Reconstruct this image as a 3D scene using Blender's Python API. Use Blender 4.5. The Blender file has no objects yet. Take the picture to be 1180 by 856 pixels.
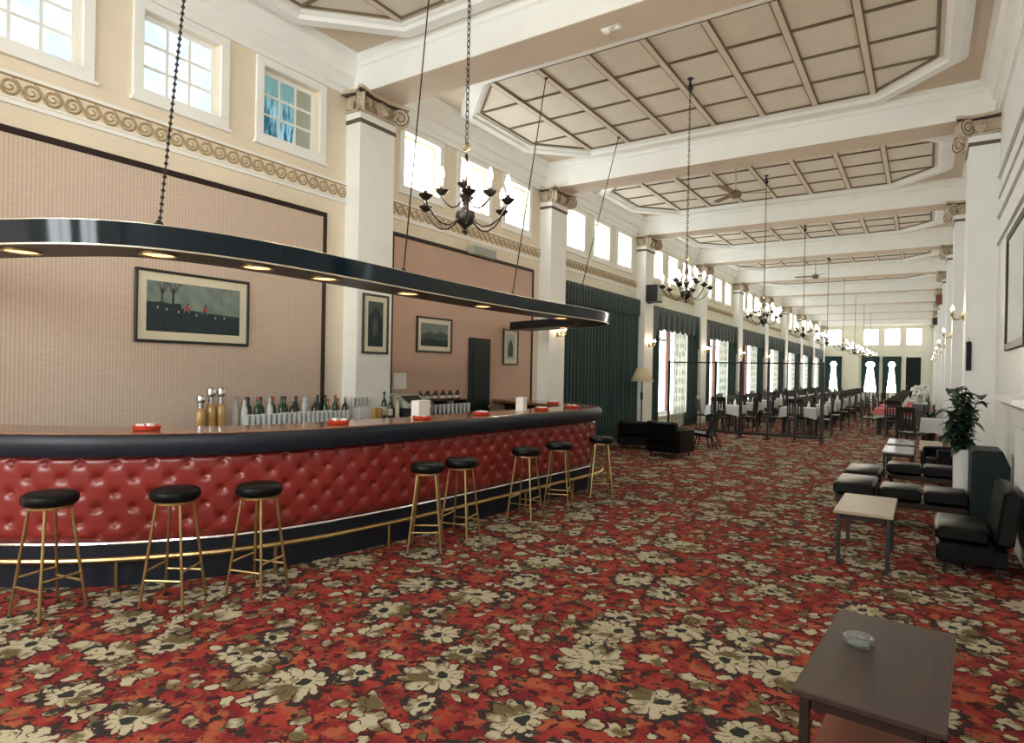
import bpy, math, random
from math import sin, cos, pi, radians as R, sqrt, atan2
from mathutils import Vector, Matrix
random.seed(7)
SC = bpy.context.scene
COL = SC.collection

# ------------------------------------------------------------------ mesh builder
class MB:
    def __init__(s): s.v = []; s.f = []; s.m = []; s.cur = 0
    def add(s, vs, fs, M=None):
        b = len(s.v)
        s.v.extend([tuple(M @ Vector(p)) for p in vs] if M is not None else [tuple(p) for p in vs])
        for f in fs: s.f.append(tuple(b + i for i in f)); s.m.append(s.cur)
        return s
    def box(s, x0, x1, y0, y1, z0, z1, M=None, bev=0.0):
        if x0 > x1: x0, x1 = x1, x0
        if y0 > y1: y0, y1 = y1, y0
        if z0 > z1: z0, z1 = z1, z0
        if bev <= 0:
            vs = [(x0,y0,z0),(x1,y0,z0),(x1,y1,z0),(x0,y1,z0),(x0,y0,z1),(x1,y0,z1),(x1,y1,z1),(x0,y1,z1)]
            fs = [(0,3,2,1),(4,5,6,7),(0,1,5,4),(1,2,6,5),(2,3,7,6),(3,0,4,7)]
            return s.add(vs, fs, M)
        b = min(bev, (x1-x0)/2.01, (y1-y0)/2.01, (z1-z0)/2.01)
        loops = []
        for (d, z) in ((b, z0), (0, z0+b), (0, z1-b), (b, z1)):
            c = b if d == 0 else b
            X0, X1, Y0, Y1 = x0+d, x1-d, y0+d, y1-d
            k = b*0.7
            loops.append([(X0+k,Y0,z),(X1-k,Y0,z),(X1,Y0+k,z),(X1,Y1-k,z),(X1-k,Y1,z),(X0+k,Y1,z),(X0,Y1-k,z),(X0,Y0+k,z)])
        return s.loft(loops, caps=True, M=M)
    def loft(s, loops, caps=False, closed=True, M=None):
        n = len(loops[0]); vs = [p for l in loops for p in l]; fs = []
        for i in range(len(loops)-1):
            for j in range(n if closed else n-1):
                a = i*n+j; b = i*n+(j+1) % n
                fs.append((a, b, b+n, a+n))
        if caps:
            fs.append(tuple(range(n-1, -1, -1))); fs.append(tuple((len(loops)-1)*n + j for j in range(n)))
        return s.add(vs, fs, M)
    def lathe(s, prof, c=(0,0,0), n=16, M=None):
        loops = [[(c[0]+r*cos(2*pi*j/n), c[1]+r*sin(2*pi*j/n), c[2]+z) for j in range(n)] for r, z in prof]
        return s.loft(loops, caps=True, M=M)
    def tube(s, pts, r, n=8, M=None, caps=True):
        pts = [Vector(p) for p in pts]; loops = []
        rr = r if isinstance(r, (list, tuple)) else [r]*len(pts)
        prev = None
        for i, p in enumerate(pts):
            t = (pts[min(i+1, len(pts)-1)] - pts[max(i-1, 0)])
            t = t.normalized() if t.length > 1e-9 else Vector((0,0,1))
            if prev is None:
                a = Vector((0,0,1)) if abs(t.z) < .9 else Vector((1,0,0))
                u = t.cross(a).normalized()
            else:
                u = (prev - t*prev.dot(t)).normalized()
            prev = u; w = t.cross(u)
            loops.append([tuple(p + (u*cos(2*pi*j/n) + w*sin(2*pi*j/n))*rr[i]) for j in range(n)])
        return s.loft(loops, caps=caps, M=M)
    def prism(s, poly, axis, a, b, M=None):
        # poly: 2D list; axis 0: poly is (y,z); 1: (x,z); 2: (x,y)
        def P(q, t): return (t, q[0], q[1]) if axis == 0 else ((q[0], t, q[1]) if axis == 1 else (q[0], q[1], t))
        n = len(poly); vs = [P(q, a) for q in poly] + [P(q, b) for q in poly]
        fs = [tuple(range(n-1, -1, -1)), tuple(range(n, 2*n))] + [(i, (i+1) % n, n+(i+1) % n, n+i) for i in range(n)]
        return s.add(vs, fs, M)
    def grid(s, rows, M=None):
        n = len(rows[0]); return s.loft(rows, closed=False, M=M)
    def sphere(s, c, r, n=10, k=6, sc=(1,1,1), M=None):
        loops = []
        for i in range(1, k):
            a = pi*i/k
            loops.append([(c[0]+sc[0]*r*sin(a)*cos(2*pi*j/n), c[1]+sc[1]*r*sin(a)*sin(2*pi*j/n), c[2]-sc[2]*r*cos(a)) for j in range(n)])
        return s.loft(loops, caps=True, M=M)
    def mesh(s, name, mats, smooth=False):
        me = bpy.data.meshes.new(name)
        me.from_pydata(s.v, [], s.f)
        for m in (mats if isinstance(mats, (list, tuple)) else [mats]): me.materials.append(m)
        for p, mi in zip(me.polygons, s.m): p.material_index = mi
        import bmesh
        bm = bmesh.new(); bm.from_mesh(me); bmesh.ops.recalc_face_normals(bm, faces=bm.faces); bm.to_mesh(me); bm.free()
        if smooth:
            for p in me.polygons: p.use_smooth = True
            try: me.set_sharp_from_angle(angle=R(38))
            except Exception: pass
        me.update()
        return me
    def build(s, name, mats, parent=None, smooth=False, world=False):
        o = bpy.data.objects.new(name, s.mesh(name, mats, smooth)); COL.objects.link(o)
        if parent is not None:
            o.parent = parent
            if world: o.location = tuple(-c for c in parent.location)
        return o

def empty(name, loc=(0,0,0), rz=0.0):
    o = bpy.data.objects.new(name, None); COL.objects.link(o)
    o.location = loc; o.rotation_euler = (0, 0, rz); o.empty_display_size = .1
    return o
def tag(o, label=None, cat=None, group=None, kind=None):
    if label: o['label'] = label
    if cat: o['category'] = cat
    if group: o['group'] = group
    if kind: o['kind'] = kind
    return o
def struct(o): o['kind'] = 'structure'; return o
KIDS = {}
def kids(o): return [c for c in COL.objects if c.parent == o]
def dup(root, loc, rz=None, label=None, group=None):
    ch = KIDS.get(root.name)
    if ch is None:
        allo = list(COL.objects)
        ch = [(c, [g for g in allo if g.parent == c]) for c in allo if c.parent == root]
        KIDS[root.name] = ch
    r = root.copy(); COL.objects.link(r); r.location = loc
    if rz is not None: r.rotation_euler = (0, 0, rz)
    if label: r['label'] = label
    if group: r['group'] = group
    for c0, gs in ch:
        c = c0.copy(); COL.objects.link(c); c.parent = r
        for g0 in gs:
            g = g0.copy(); COL.objects.link(g); g.parent = c
    return r
ORD = ('first second third fourth fifth sixth seventh eighth ninth tenth eleventh twelfth thirteenth fourteenth fifteenth '
       'sixteenth seventeenth eighteenth nineteenth twentieth').split()
ORD += ['twenty-'+w for w in ORD[:9]] + ['thirtieth']

# ------------------------------------------------------------------ materials
class NT:
    def __init__(s, m): s.t = m.node_tree; s.n = s.t.nodes; s.l = s.t.links
    def new(s, typ, **kw):
        n = s.n.new(typ)
        for k, v in kw.items(): setattr(n, k, v)
        return n
    def link(s, a, b): s.l.new(a, b)
    def inp(s, sock, v):
        if isinstance(v, (int, float)): sock.default_value = v
        elif isinstance(v, (tuple, list)):
            sock.default_value = tuple(v) if len(v) == len(sock.default_value) else tuple(v)+(1,)*(len(sock.default_value)-len(v))
        else: s.link(v, sock)
    def math(s, op, a, b=0.0, c=None, clamp=False):
        n = s.new('ShaderNodeMath', operation=op); n.use_clamp = clamp
        s.inp(n.inputs[0], a); s.inp(n.inputs[1], b)
        if c is not None: s.inp(n.inputs[2], c)
        return n.outputs[0]
    def vmath(s, op, a, b=(0,0,0)):
        n = s.new('ShaderNodeVectorMath', operation=op); s.inp(n.inputs[0], a); s.inp(n.inputs[1], b)
        return n.outputs['Value'] if op in ('LENGTH', 'DOT_PRODUCT', 'DISTANCE') else n.outputs[0]
    def mix(s, f, a, b):
        n = s.new('ShaderNodeMix', data_type='RGBA'); s.inp(n.inputs[0], f); s.inp(n.inputs[6], a); s.inp(n.inputs[7], b)
        return n.outputs[2]
    def noise(s, vec, scale, detail=3.0, rough=.5):
        n = s.new('ShaderNodeTexNoise'); s.inp(n.inputs['Vector'], vec); n.inputs['Scale'].default_value = scale
        n.inputs['Detail'].default_value = detail; n.inputs['Roughness'].default_value = rough
        return n.outputs[0], n.outputs[1]
    def step(s, x, lo, hi):
        n = s.new('ShaderNodeMapRange', interpolation_type='SMOOTHSTEP'); s.inp(n.inputs[0], x)
        s.inp(n.inputs[1], lo); s.inp(n.inputs[2], hi); n.inputs[3].default_value = 0; n.inputs[4].default_value = 1
        return n.outputs[0]
    def sep(s, v):
        n = s.new('ShaderNodeSeparateXYZ'); s.inp(n.inputs[0], v); return n.outputs
    def comb(s, x, y, z):
        n = s.new('ShaderNodeCombineXYZ'); s.inp(n.inputs[0], x); s.inp(n.inputs[1], y); s.inp(n.inputs[2], z); return n.outputs[0]
    def obj(s): return s.new('ShaderNodeTexCoord').outputs['Object']
    def geo(s): return s.new('ShaderNodeNewGeometry').outputs['Position']

def base_mat(name):
    m = bpy.data.materials.new(name); m.use_nodes = True
    t = NT(m); return m, t, t.n['Principled BSDF']
def mat(name, col, rough=.6, metal=0., spec=.5, vary=.06, vscale=3., bump=0., bscale=60., coat=0., sheen=0.):
    m, t, b = base_mat(name)
    P = t.geo()
    f, _ = t.noise(P, vscale, 4)
    c2 = tuple(max(0, c*(1-vary*2)) for c in col); c1 = tuple(min(1, c*(1+vary)) for c in col)
    t.inp(b.inputs['Base Color'], t.mix(f, c2, c1))
    b.inputs['Roughness'].default_value = rough; b.inputs['Metallic'].default_value = metal
    b.inputs['Specular IOR Level'].default_value = spec
    if coat: b.inputs['Coat Weight'].default_value = coat; b.inputs['Coat Roughness'].default_value = .08
    if sheen: b.inputs['Sheen Weight'].default_value = sheen
    if bump:
        bn = t.new('ShaderNodeBump'); bn.inputs['Strength'].default_value = bump; bn.inputs['Distance'].default_value = .01
        h, _ = t.noise(P, bscale, 3); t.inp(bn.inputs['Height'], h); t.link(bn.outputs[0], b.inputs['Normal'])
    return m
def emit(name, col, strength, vary=0., scale=2.):
    m = bpy.data.materials.new(name); m.use_nodes = True; t = NT(m)
    t.n.remove(t.n['Principled BSDF']); e = t.new('ShaderNodeEmission')
    if vary:
        f, _ = t.noise(t.geo(), scale, 3)
        t.inp(e.inputs[0], t.mix(t.step(f, .35, .65), tuple(c*(1-vary) for c in col), col))
    else: t.inp(e.inputs[0], tuple(col))
    e.inputs[1].default_value = strength
    t.link(e.outputs[0], t.n['Material Output'].inputs[0]); return m

M = {}
M['cream'] = mat('cream_wall_paint', (.83,.74,.58), .7)
M['creamhall'] = mat('pale_cream_paint', (.82,.81,.69), .7)
M['white'] = mat('white_gloss_paint', (.90,.91,.88), .5, vary=.04)
M['whitecool'] = mat('cool_white_paint', (.84,.87,.87), .5, vary=.03)
M['tan'] = mat('tan_ceiling_paint', (.70,.59,.47), .8)
M['panelc'] = mat('beige_ceiling_board', (.80,.74,.63), .85)
M['ribdark'] = mat('dark_ceiling_bead', (.17,.125,.085), .6)
M['rib'] = mat('beige_ceiling_batten', (.76,.67,.54), .7)
M['scroll'] = mat('ochre_scroll_paint', (.44,.33,.19), .7)
M['gilt'] = mat('antique_gilt_plaster', (.62,.52,.38), .6, vary=.25, vscale=25)
M['giltdark'] = mat('dark_gilt_line', (.12,.09,.07), .6)  # dark gilt for the capital's lines and the neck band
M['darkwood'] = mat('dark_brown_wood', (.028,.015,.012), .45, spec=.3, vary=.2, vscale=8)
M['blacklac'] = mat('navy_black_lacquer', (.003,.009,.016), .10, spec=.3, vary=.1)
M['navy'] = mat('navy_black_vinyl', (.009,.013,.022), .42, spec=.35, vary=.15)
M['black'] = mat('black_leather', (.003,.0035,.004), .36, spec=.2, vary=.2, vscale=12, bump=.15, bscale=120)
M['brass'] = mat('brass_metal', (.48,.36,.16), .32, metal=1., vary=.15, vscale=20)
M['lip'] = mat('pale_metal_edging', (.62,.56,.44), .35, metal=.7, vary=.05)
M['chrome'] = mat('chrome_metal', (.75,.75,.75), .15, metal=1., vary=.05)
M['bronze'] = mat('dark_bronze', (.045,.04,.038), .35, metal=.8, vary=.25, vscale=30)
M['iron'] = mat('black_iron', (.012,.013,.014), .5, vary=.2)
M['green'] = mat('dark_green_velvet', (.013,.043,.041), .88, vary=.2, vscale=6, sheen=.2)
M['greendk'] = mat('dark_green_paint', (.006,.014,.014), .5, spec=.2, vary=.15)
M['paper'] = mat('white_card', (.82,.82,.80), .7, vary=.03)
M['mount'] = mat('cream_picture_mount', (.70,.66,.50), .8, vary=.05)
M['framewood'] = mat('black_picture_frame', (.02,.022,.02), .35, vary=.2)
M['redplastic'] = mat('red_ashtray_plastic', (.55,.05,.025), .3, vary=.1)
M['cloth'] = mat('white_tablecloth', (.60,.63,.64), .85, vary=.05)
M['redcloth'] = mat('pink_red_overcloth', (.62,.16,.17), .85, vary=.15, vscale=20)
M['chairwood'] = mat('dark_chair_wood', (.022,.016,.013), .4, vary=.2)
M['leaf'] = mat('dark_green_leaf', (.018,.06,.03), .45, vary=.4, vscale=14)
M['stem'] = mat('brown_stem', (.06,.045,.025), .8)
M['soil'] = mat('potting_soil', (.03,.02,.015), .95)
M['ltwood'] = mat('pale_veneer_top', (.36,.30,.22), .38, vary=.06, vscale=2)
M['greytop'] = mat('glossy_grey_laminate', (.34,.33,.31), .25, vary=.04)
M['redwood'] = mat('red_brown_wood', (.20,.045,.015), .4, vary=.25, vscale=8)
M['shade'] = mat('cream_lamp_shade', (.72,.62,.42), .8)
M['bulb'] = emit('warm_candle_bulb', (1., .84, .64), 150.)
M['bulbsmall'] = emit('warm_sconce_bulb', (1., .74, .46), 60.)
M['spot'] = emit('warm_downlight', (1., .50, .20), 2.4)
M['frost'] = emit('frosted_daylight_pane', (.74,.86,.95), .95, .22, 3.5)
M['day'] = emit('bright_daylight_pane', (.96, 1., .97), 6.5)
M['daylow'] = emit('tall_garden_window_pane', (.95, 1., .96), 3.2, .35, 1.3)
M['keypane'] = emit('added_key_light_pane', (.95, 1., 1.), 11.0)  # glow of the added, unseen windows behind the camera
M['silver'] = mat('silver_cap', (.6,.6,.62), .25, metal=1.)
M['amber'] = mat('amber_spirit', (.45,.27,.10), .12, vary=.15)
M['bottlegreen'] = mat('dark_green_glass', (.012,.05,.032), .08, vary=.1)
M['bottledark'] = mat('dark_brown_glass', (.03,.018,.012), .08, vary=.1)
M['label'] = mat('pale_bottle_label', (.62,.58,.46), .7, vary=.1, vscale=40)
M['redcap'] = mat('red_bottle_cap', (.5,.04,.03), .4)
M['teal'] = mat('dull_teal', (.10,.24,.27), .4)
M['greymetal'] = mat('grey_enamel', (.36,.37,.36), .35, vary=.05)
M['brownfan'] = mat('brown_fan_blade', (.20,.13,.08), .5)
M['palegreen'] = mat('pale_green_enamel', (.42,.46,.38), .5)
M['bluesheen'] = mat('painted_blue_sheen', (.12,.36,.42), .3)  # colour of light reflected on the lounge chair back

def glass_mat():
    m, t, b = base_mat('clear_glass')
    b.inputs['Base Color'].default_value = (.88,.94,.94,1); b.inputs['Roughness'].default_value = .05
    b.inputs['Transmission Weight'].default_value = .45; b.inputs['IOR'].default_value = 1.25
    return m
M['glass'] = glass_mat()
M['crystal'] = glass_mat(); M['crystal'].name = 'clear_cut_glass'
M['crystal'].node_tree.nodes['Principled BSDF'].inputs['Transmission Weight'].default_value = .86
M['crystal'].node_tree.nodes['Principled BSDF'].inputs['IOR'].default_value = 1.3
def teal_window():
    m = bpy.data.materials.new('teal_outside_view_pane'); m.use_nodes = True; t = NT(m)
    t.n.remove(t.n['Principled BSDF']); e = t.new('ShaderNodeEmission'); P = t.geo(); xyz = t.sep(P)
    f, _ = t.noise(t.vmath('MULTIPLY', P, (1, 9, 1.5)), 2.2, 3)
    c = t.mix(t.step(f, .42, .62), (.02,.10,.13), (.30,.55,.66))
    t.inp(e.inputs[0], t.mix(t.step(xyz[2], 4.55, 5.1), c, (.16,.30,.28))); e.inputs[1].default_value = .75
    t.link(e.outputs[0], t.n['Material Output'].inputs[0]); return m
M['tealpane'] = teal_window()
def wallpaper(name, c1, c2, axis):
    m, t, b = base_mat(name); P = t.geo(); xyz = t.sep(P)
    w = t.math('SINE', t.math('MULTIPLY', xyz[axis], 2*pi/.032))
    n, _ = t.noise(t.vmath('MULTIPLY', P, (12, 12, 90)), 1.0, 2)
    f = t.math('ADD', t.math('MULTIPLY', w, .28), n)
    t.inp(b.inputs['Base Color'], t.mix(t.step(f, .25, .85), c1, c2)); b.inputs['Roughness'].default_value = .85
    return m
M['paperpink'] = wallpaper('ribbed_pink_wallpaper', (.56,.44,.35), (.67,.55,.45), 1)
M['paperrose'] = wallpaper('plain_rose_wallpaper', (.54,.37,.285), (.59,.41,.325), 1)
def lace():
    m, t, b = base_mat('patterned_net_curtain')
    P = t.geo(); v = t.new('ShaderNodeTexVoronoi'); v.feature = 'F1'
    t.inp(v.inputs['Vector'], t.vmath('MULTIPLY', P, (1, 1, 1))); v.inputs['Scale'].default_value = 3.6; v.inputs['Randomness'].default_value = .25
    f = t.step(v.outputs['Distance'], .30, .42)
    col = t.mix(f, (.36,.40,.36), (.74,.76,.66))
    t.inp(b.inputs['Base Color'], col); b.inputs['Roughness'].default_value = .9
    tr = t.new('ShaderNodeBsdfTranslucent'); t.inp(tr.inputs[0], col)
    mx = t.new('ShaderNodeMixShader'); mx.inputs[0].default_value = .22
    t.link(b.outputs[0], mx.inputs[1]); t.link(tr.outputs[0], mx.inputs[2]); t.link(mx.outputs[0], t.n['Material Output'].inputs[0])
    return m
M['lace'] = lace()
def wood_top(name, c1, c2, rough, axis=1, coat=.6):
    m, t, b = base_mat(name); P = t.obj()
    s = [3, 3, 3]; s[axis] = .35
    f, _ = t.noise(t.vmath('MULTIPLY', P, tuple(s)), 9., 5, .65)
    t.inp(b.inputs['Base Color'], t.mix(t.step(f, .3, .7), c1, c2)); b.inputs['Roughness'].default_value = rough
    b.inputs['Coat Weight'].default_value = coat; b.inputs['Coat Roughness'].default_value = .1
    return m
M['bartop'] = wood_top('polished_brown_bar_top', (.20,.085,.05), (.30,.14,.08), .22)
M['walnut'] = wood_top('dark_walnut_veneer', (.022,.011,.009), (.042,.020,.016), .45, coat=0.)
def red_leather():
    m, t, b = base_mat('buttoned_red_leather'); P = t.geo()
    f, _ = t.noise(P, 2.2, 4)
    t.inp(b.inputs['Base Color'], t.mix(f, (.17,.012,.010), (.24,.021,.016)))
    b.inputs['Roughness'].default_value = .30; b.inputs['Specular IOR Level'].default_value = .6
    bn = t.new('ShaderNodeBump'); bn.inputs['Strength'].default_value = .12; bn.inputs['Distance'].default_value = .004
    h, _ = t.noise(P, 90., 3); t.inp(bn.inputs['Height'], h); t.link(bn.outputs[0], b.inputs['Normal'])
    return m
M['redleather'] = red_leather()

def carpet():
    m, t, b = base_mat('floral_red_carpet')
    P0 = t.geo(); xy = t.sep(P0)
    P2 = t.comb(xy[0], xy[1], 0.0)
    w1 = t.noise(P2, 4.5, 2)[1]; w2 = t.noise(P2, 17., 2)[1]
    P = t.vmath('ADD', P2, t.vmath('MULTIPLY', t.vmath('SUBTRACT', w1, (.5,.5,.5)), (.11,.11,0)))
    P = t.vmath('ADD', P, t.vmath('MULTIPLY', t.vmath('SUBTRACT', w2, (.5,.5,.5)), (.07,.07,0)))
    def flower(spacing, off, Rr, npet, rand):
        v = t.new('ShaderNodeTexVoronoi'); v.voronoi_dimensions = '2D'; v.inputs['Scale'].default_value = 1.0
        v.inputs['Randomness'].default_value = rand
        Q = t.vmath('ADD', t.vmath('MULTIPLY', P, (1/spacing,)*3), off)
        t.inp(v.inputs['Vector'], Q)
        d = t.sep(t.vmath('SUBTRACT', Q, v.outputs['Position']))
        cr = t.sep(v.outputs['Color'])
        r = t.math('SQRT', t.math('ADD', t.math('MULTIPLY', d[0], d[0]), t.math('MULTIPLY', d[1], d[1])))
        a = t.math('ADD', t.math('ARCTAN2', d[1], d[0]), t.math('MULTIPLY', cr[0], 6.28))
        pc = t.math('ABSOLUTE', t.math('COSINE', t.math('MULTIPLY', a, npet/2)))
        big = t.math('ADD', 1.0, t.math('MULTIPLY', t.math('COSINE', a), .30))
        edge = t.math('MULTIPLY', t.math('MULTIPLY', t.math('ADD', .62, t.math('MULTIPLY', t.math('POWER', pc, .7), .38)), big),
                      t.math('MULTIPLY', Rr, t.math('ADD', .70, t.math('MULTIPLY', cr[1], .55))))
        return r, a, pc, edge, cr
    def ns(off, sc, det=3, ro=.55): return t.noise(t.vmath('ADD', P2, off), sc, det, ro)[0]
    n1, n2, n3, n4, n5, n6 = ns((0,0,0), 5.5, 4, .6), ns((7.3,2.1,0), 7.5), ns((-3.3,9.1,0), 8.), ns((4.4,-6.1,0), 16., 3, .6), ns((14.,3.,0), 13., 2, .5), ns((-9.,13.,0), 20., 3, .6)
    RED = (.35,.046,.033); ORG = (.40,.105,.050); CRM = (.19,.018,.022); DRK = (.030,.032,.028); OLV = (.15,.12,.055); CREAM = (.52,.475,.33); MAR = (.065,.014,.018)
    col = t.mix(t.step(n1, .40, .60), CRM, RED)
    col = t.mix(t.step(n2, .50, .62), col, ORG)
    col = t.mix(t.step(n5, .56, .60), col, MAR)
    col = t.mix(t.step(n4, .615, .64), col, OLV)
    col = t.mix(t.step(n3, .60, .66), col, DRK)
    for sp, off, Rr, k, rnd, thr in ((.23, (3.7,1.3,0), .34, 7, 1., .74), (.15, (8.7,5.3,0), .36, 3, 1., .76), (.10, (2.2,9.3,0), .38, 2, 1., .66)):
        r, a, pc, e, cr = flower(sp, off, Rr, k, rnd)
        on = t.math('GREATER_THAN', cr[2], thr)
        col = t.mix(t.math('MULTIPLY', on, t.step(t.math('SUBTRACT', t.math('ADD', e, .09), r), -.01, .01)), col, MAR)
        lc = t.mix(t.step(n2, .42, .58), CREAM, OLV)
        lf = t.math('MULTIPLY', on, t.step(t.math('SUBTRACT', e, r), -.015, .015))
        col = t.mix(lf, col, lc)
    for sp, off, Rr, k, rnd, thr in ((.47, (5.81,3.02,0), .24, 7, .8, .58), (.54, (.31,.47,0), .31, 11, .66, .30)):
        r, a, pc, e, cr = flower(sp, off, Rr, k, rnd)
        on = t.math('GREATER_THAN', cr[2], thr)
        def M_(f): return t.math('MULTIPLY', on, f)
        sh = M_(t.math('MULTIPLY', t.step(t.math('SUBTRACT', t.math('ADD', e, .11), r), 0, .02), t.step(n3, .43, .52)))
        col = t.mix(sh, col, DRK)
        col = t.mix(M_(t.step(t.math('SUBTRACT', t.math('ADD', e, .026), r), -.006, .006)), col, MAR)
        pet = t.mix(t.step(t.math('ADD', n1, t.math('MULTIPLY', t.math('COSINE', a), .10)), .53, .66), CREAM, OLV)
        pet = t.mix(t.math('MULTIPLY', t.step(pc, .26, .10), t.step(t.math('DIVIDE', r, e), .48, .62)), pet, MAR)
        pet = t.mix(t.step(n6, .60, .63), pet, OLV)
        col = t.mix(M_(t.step(t.math('SUBTRACT', e, r), -.012, .012)), col, pet)
        col = t.mix(M_(t.step(r, .105, .085)), col, CREAM)
        col = t.mix(M_(t.step(r, .080, .060)), col, DRK)
    f5 = t.noise(P0, 160., 2)[0]
    t.inp(b.inputs['Base Color'], t.mix(t.math('MULTIPLY', f5, .35), col, (.02,.01,.01)))
    b.inputs['Roughness'].default_value = .95; b.inputs['Specular IOR Level'].default_value = .15
    bn = t.new('ShaderNodeBump'); bn.inputs['Strength'].default_value = .35; bn.inputs['Distance'].default_value = .004
    t.inp(bn.inputs['Height'], f5); t.link(bn.outputs[0], b.inputs['Normal'])
    return m
M['carpet'] = carpet()
# ------------------------------------------------------------------ room dimensions (metres)
XL, XR, Y0, Y1, ZC = -6.46, .80, -4.3, 51.5, 5.80
COLY = [.66 + 5*k for k in range(-0, 11)]          # near edge of each column; columns are .63 wide
CW = .63
def bay(k): return COLY[k] + CW, COLY[k+1]         # clear span of bay k (bay 0 = first bay in the picture)
def bayc(k): return COLY[k] + 2.815

def wall_cells(mb, u0, u1, v0, v1, holes, put):
    us = sorted({u0, u1} | {h[0] for h in holes} | {h[1] for h in holes}); vs = sorted({v0, v1} | {h[2] for h in holes} | {h[3] for h in holes})
    for a, b in zip(us, us[1:]):
        for c, d in zip(vs, vs[1:]):
            mu, mv = (a+b)/2, (c+d)/2
            if not any(h[0] < mu < h[1] and h[2] < mv < h[3] for h in holes): put(mb, a, b, c, d)

# floor, ceiling
struct(MB().box(XL-.3, XR+.3, Y0-.3, Y1+.3, -.12, 0).build('floor', M['carpet']))
struct(MB().box(XL-.3, XR+.3, Y0-.3, Y1+.3, ZC, ZC+.15).build('ceiling', M['tan']))

WINC = {}                                           # clerestory window centres per bay
for k in range(0, 10): WINC[k] = [bayc(k)+d for d in (-1.33, 0, 1.33)]
LOWB = range(3, 10)                                 # bays with tall windows
holes = []
for k in range(0, 10):
    for c in WINC[k]: holes.append((c-.40, c+.40, 4.38, 5.17))
for k in LOWB: holes.append((bay(k)[0]+.55, bay(k)[1]-.55, .42, 3.42))
mb = MB()
wall_cells(mb, Y0-.3, 10.98, 0, ZC, [h for h in holes if h[1] < 11], lambda m, a, b, c, d: m.box(XL-.3, XL, a, b, c, d))
mb.cur = 1
wall_cells(mb, 10.98, Y1+.3, 0, ZC, [h for h in holes if h[0] > 11], lambda m, a, b, c, d: m.box(XL-.3, XL, a, b, c, d))
struct(mb.build('wall_left', [M['cream'], M['creamhall']]))
RW = [(-3.4, -1.6, 2.6, 5.0)]   # unseen window added behind the camera's shoulder as key light
mb = MB(); wall_cells(mb, Y0-.3, Y1+.3, 0, ZC, RW, lambda m, a, b, c, d: m.box(XR, XR+.3, a, b, c, d))
struct(mb.build('wall_right', M['whitecool']))
EW = [(-6.10,-5.15), (-3.75,-2.78), (-2.44,-1.46), (-1.14,-.19)]
eh = [(a, b, 3.88, 5.08) for a, b in EW] + [(a+.05, b-.02, .5, 3.05) for a, b in EW[:3]]
mb = MB(); wall_cells(mb, XL-.3, XR+.3, 0, ZC, eh, lambda m, a, b, c, d: m.box(a, b, Y1, Y1+.3, c, d))
struct(mb.build('wall_far', M['creamhall']))
BW = [(-5.7,-4.2), (-3.6,-2.1)]  # unseen windows added behind the camera to light the near bays
mb = MB(); wall_cells(mb, XL-.3, XR+.3, 0, ZC, [(a, b, 1.6, 4.9) for a, b in BW], lambda m, a, b, c, d: m.box(a, b, Y0-.3, Y0, c, d))
struct(mb.build('wall_near', M['cream']))

# clerestory windows of the left wall: casing, sash bars, one pane mesh
wn = 0
def window(parts):
    global wn; wn += 1
    e = empty('window_%d' % wn); struct(e)
    for nm, m_, mt in parts: m_.build(nm, mt, e)
    return e
for k in range(0, 10):
    for wi, c in enumerate(WINC[k]):
        cas = MB(); x = XL
        for a, b, z0, z1 in ((c-.50, c+.50, 5.17, 5.265), (c-.50, c+.50, 4.27, 4.38), (c-.50, c-.40, 4.38, 5.17), (c+.40, c+.50, 4.38, 5.17)):
            cas.box(x-.004, x+.03, a, b, z0, z1, bev=.008)
        cas.box(x-.01, x+.05, c-.52, c+.52, 4.245, 4.275)
        ins = MB()
        for a, b, z0, z1 in ((c-.40, c+.40, 5.12, 5.17), (c-.40, c+.40, 4.38, 4.43), (c-.40, c-.35, 4.43, 5.12), (c+.35, c+.40, 4.43, 5.12)):
            ins.box(x-.13, x-.09, a, b, z0, z1)
        bars = MB(); near = k == 0
        if near:
            for q in (1, 2):
                yy = c-.35+.7*q/3; bars.box(x-.125, x-.095, yy-.013, yy+.013, 4.43, 5.12)
                zz = 4.43+.69*q/3; bars.box(x-.124, x-.096, c-.35, c+.35, zz-.013, zz+.013)
        pane = MB()
        third = (k == 0 and wi == 2)
        if third:
            pane.box(x-.118, x-.106, c-.35, c+.12, 4.43, 5.12); pane.cur = 1; pane.box(x-.118, x-.106, c+.12, c+.35, 4.43, 5.12)
            pm = [M['tealpane'], M['palegreen']]
        else:
            pane.box(x-.118, x-.106, c-.35, c+.35, 4.43, 5.12); pm = M['frost'] if near else M['day']
        ps = [('casing', cas, M['white'] if k < 3 else M['creamhall']), ('sash', ins, M['white']), ('pane', pane, pm)]
        if near: ps.append(('glazing_bars', bars, M['white']))
        window(ps)
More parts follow.
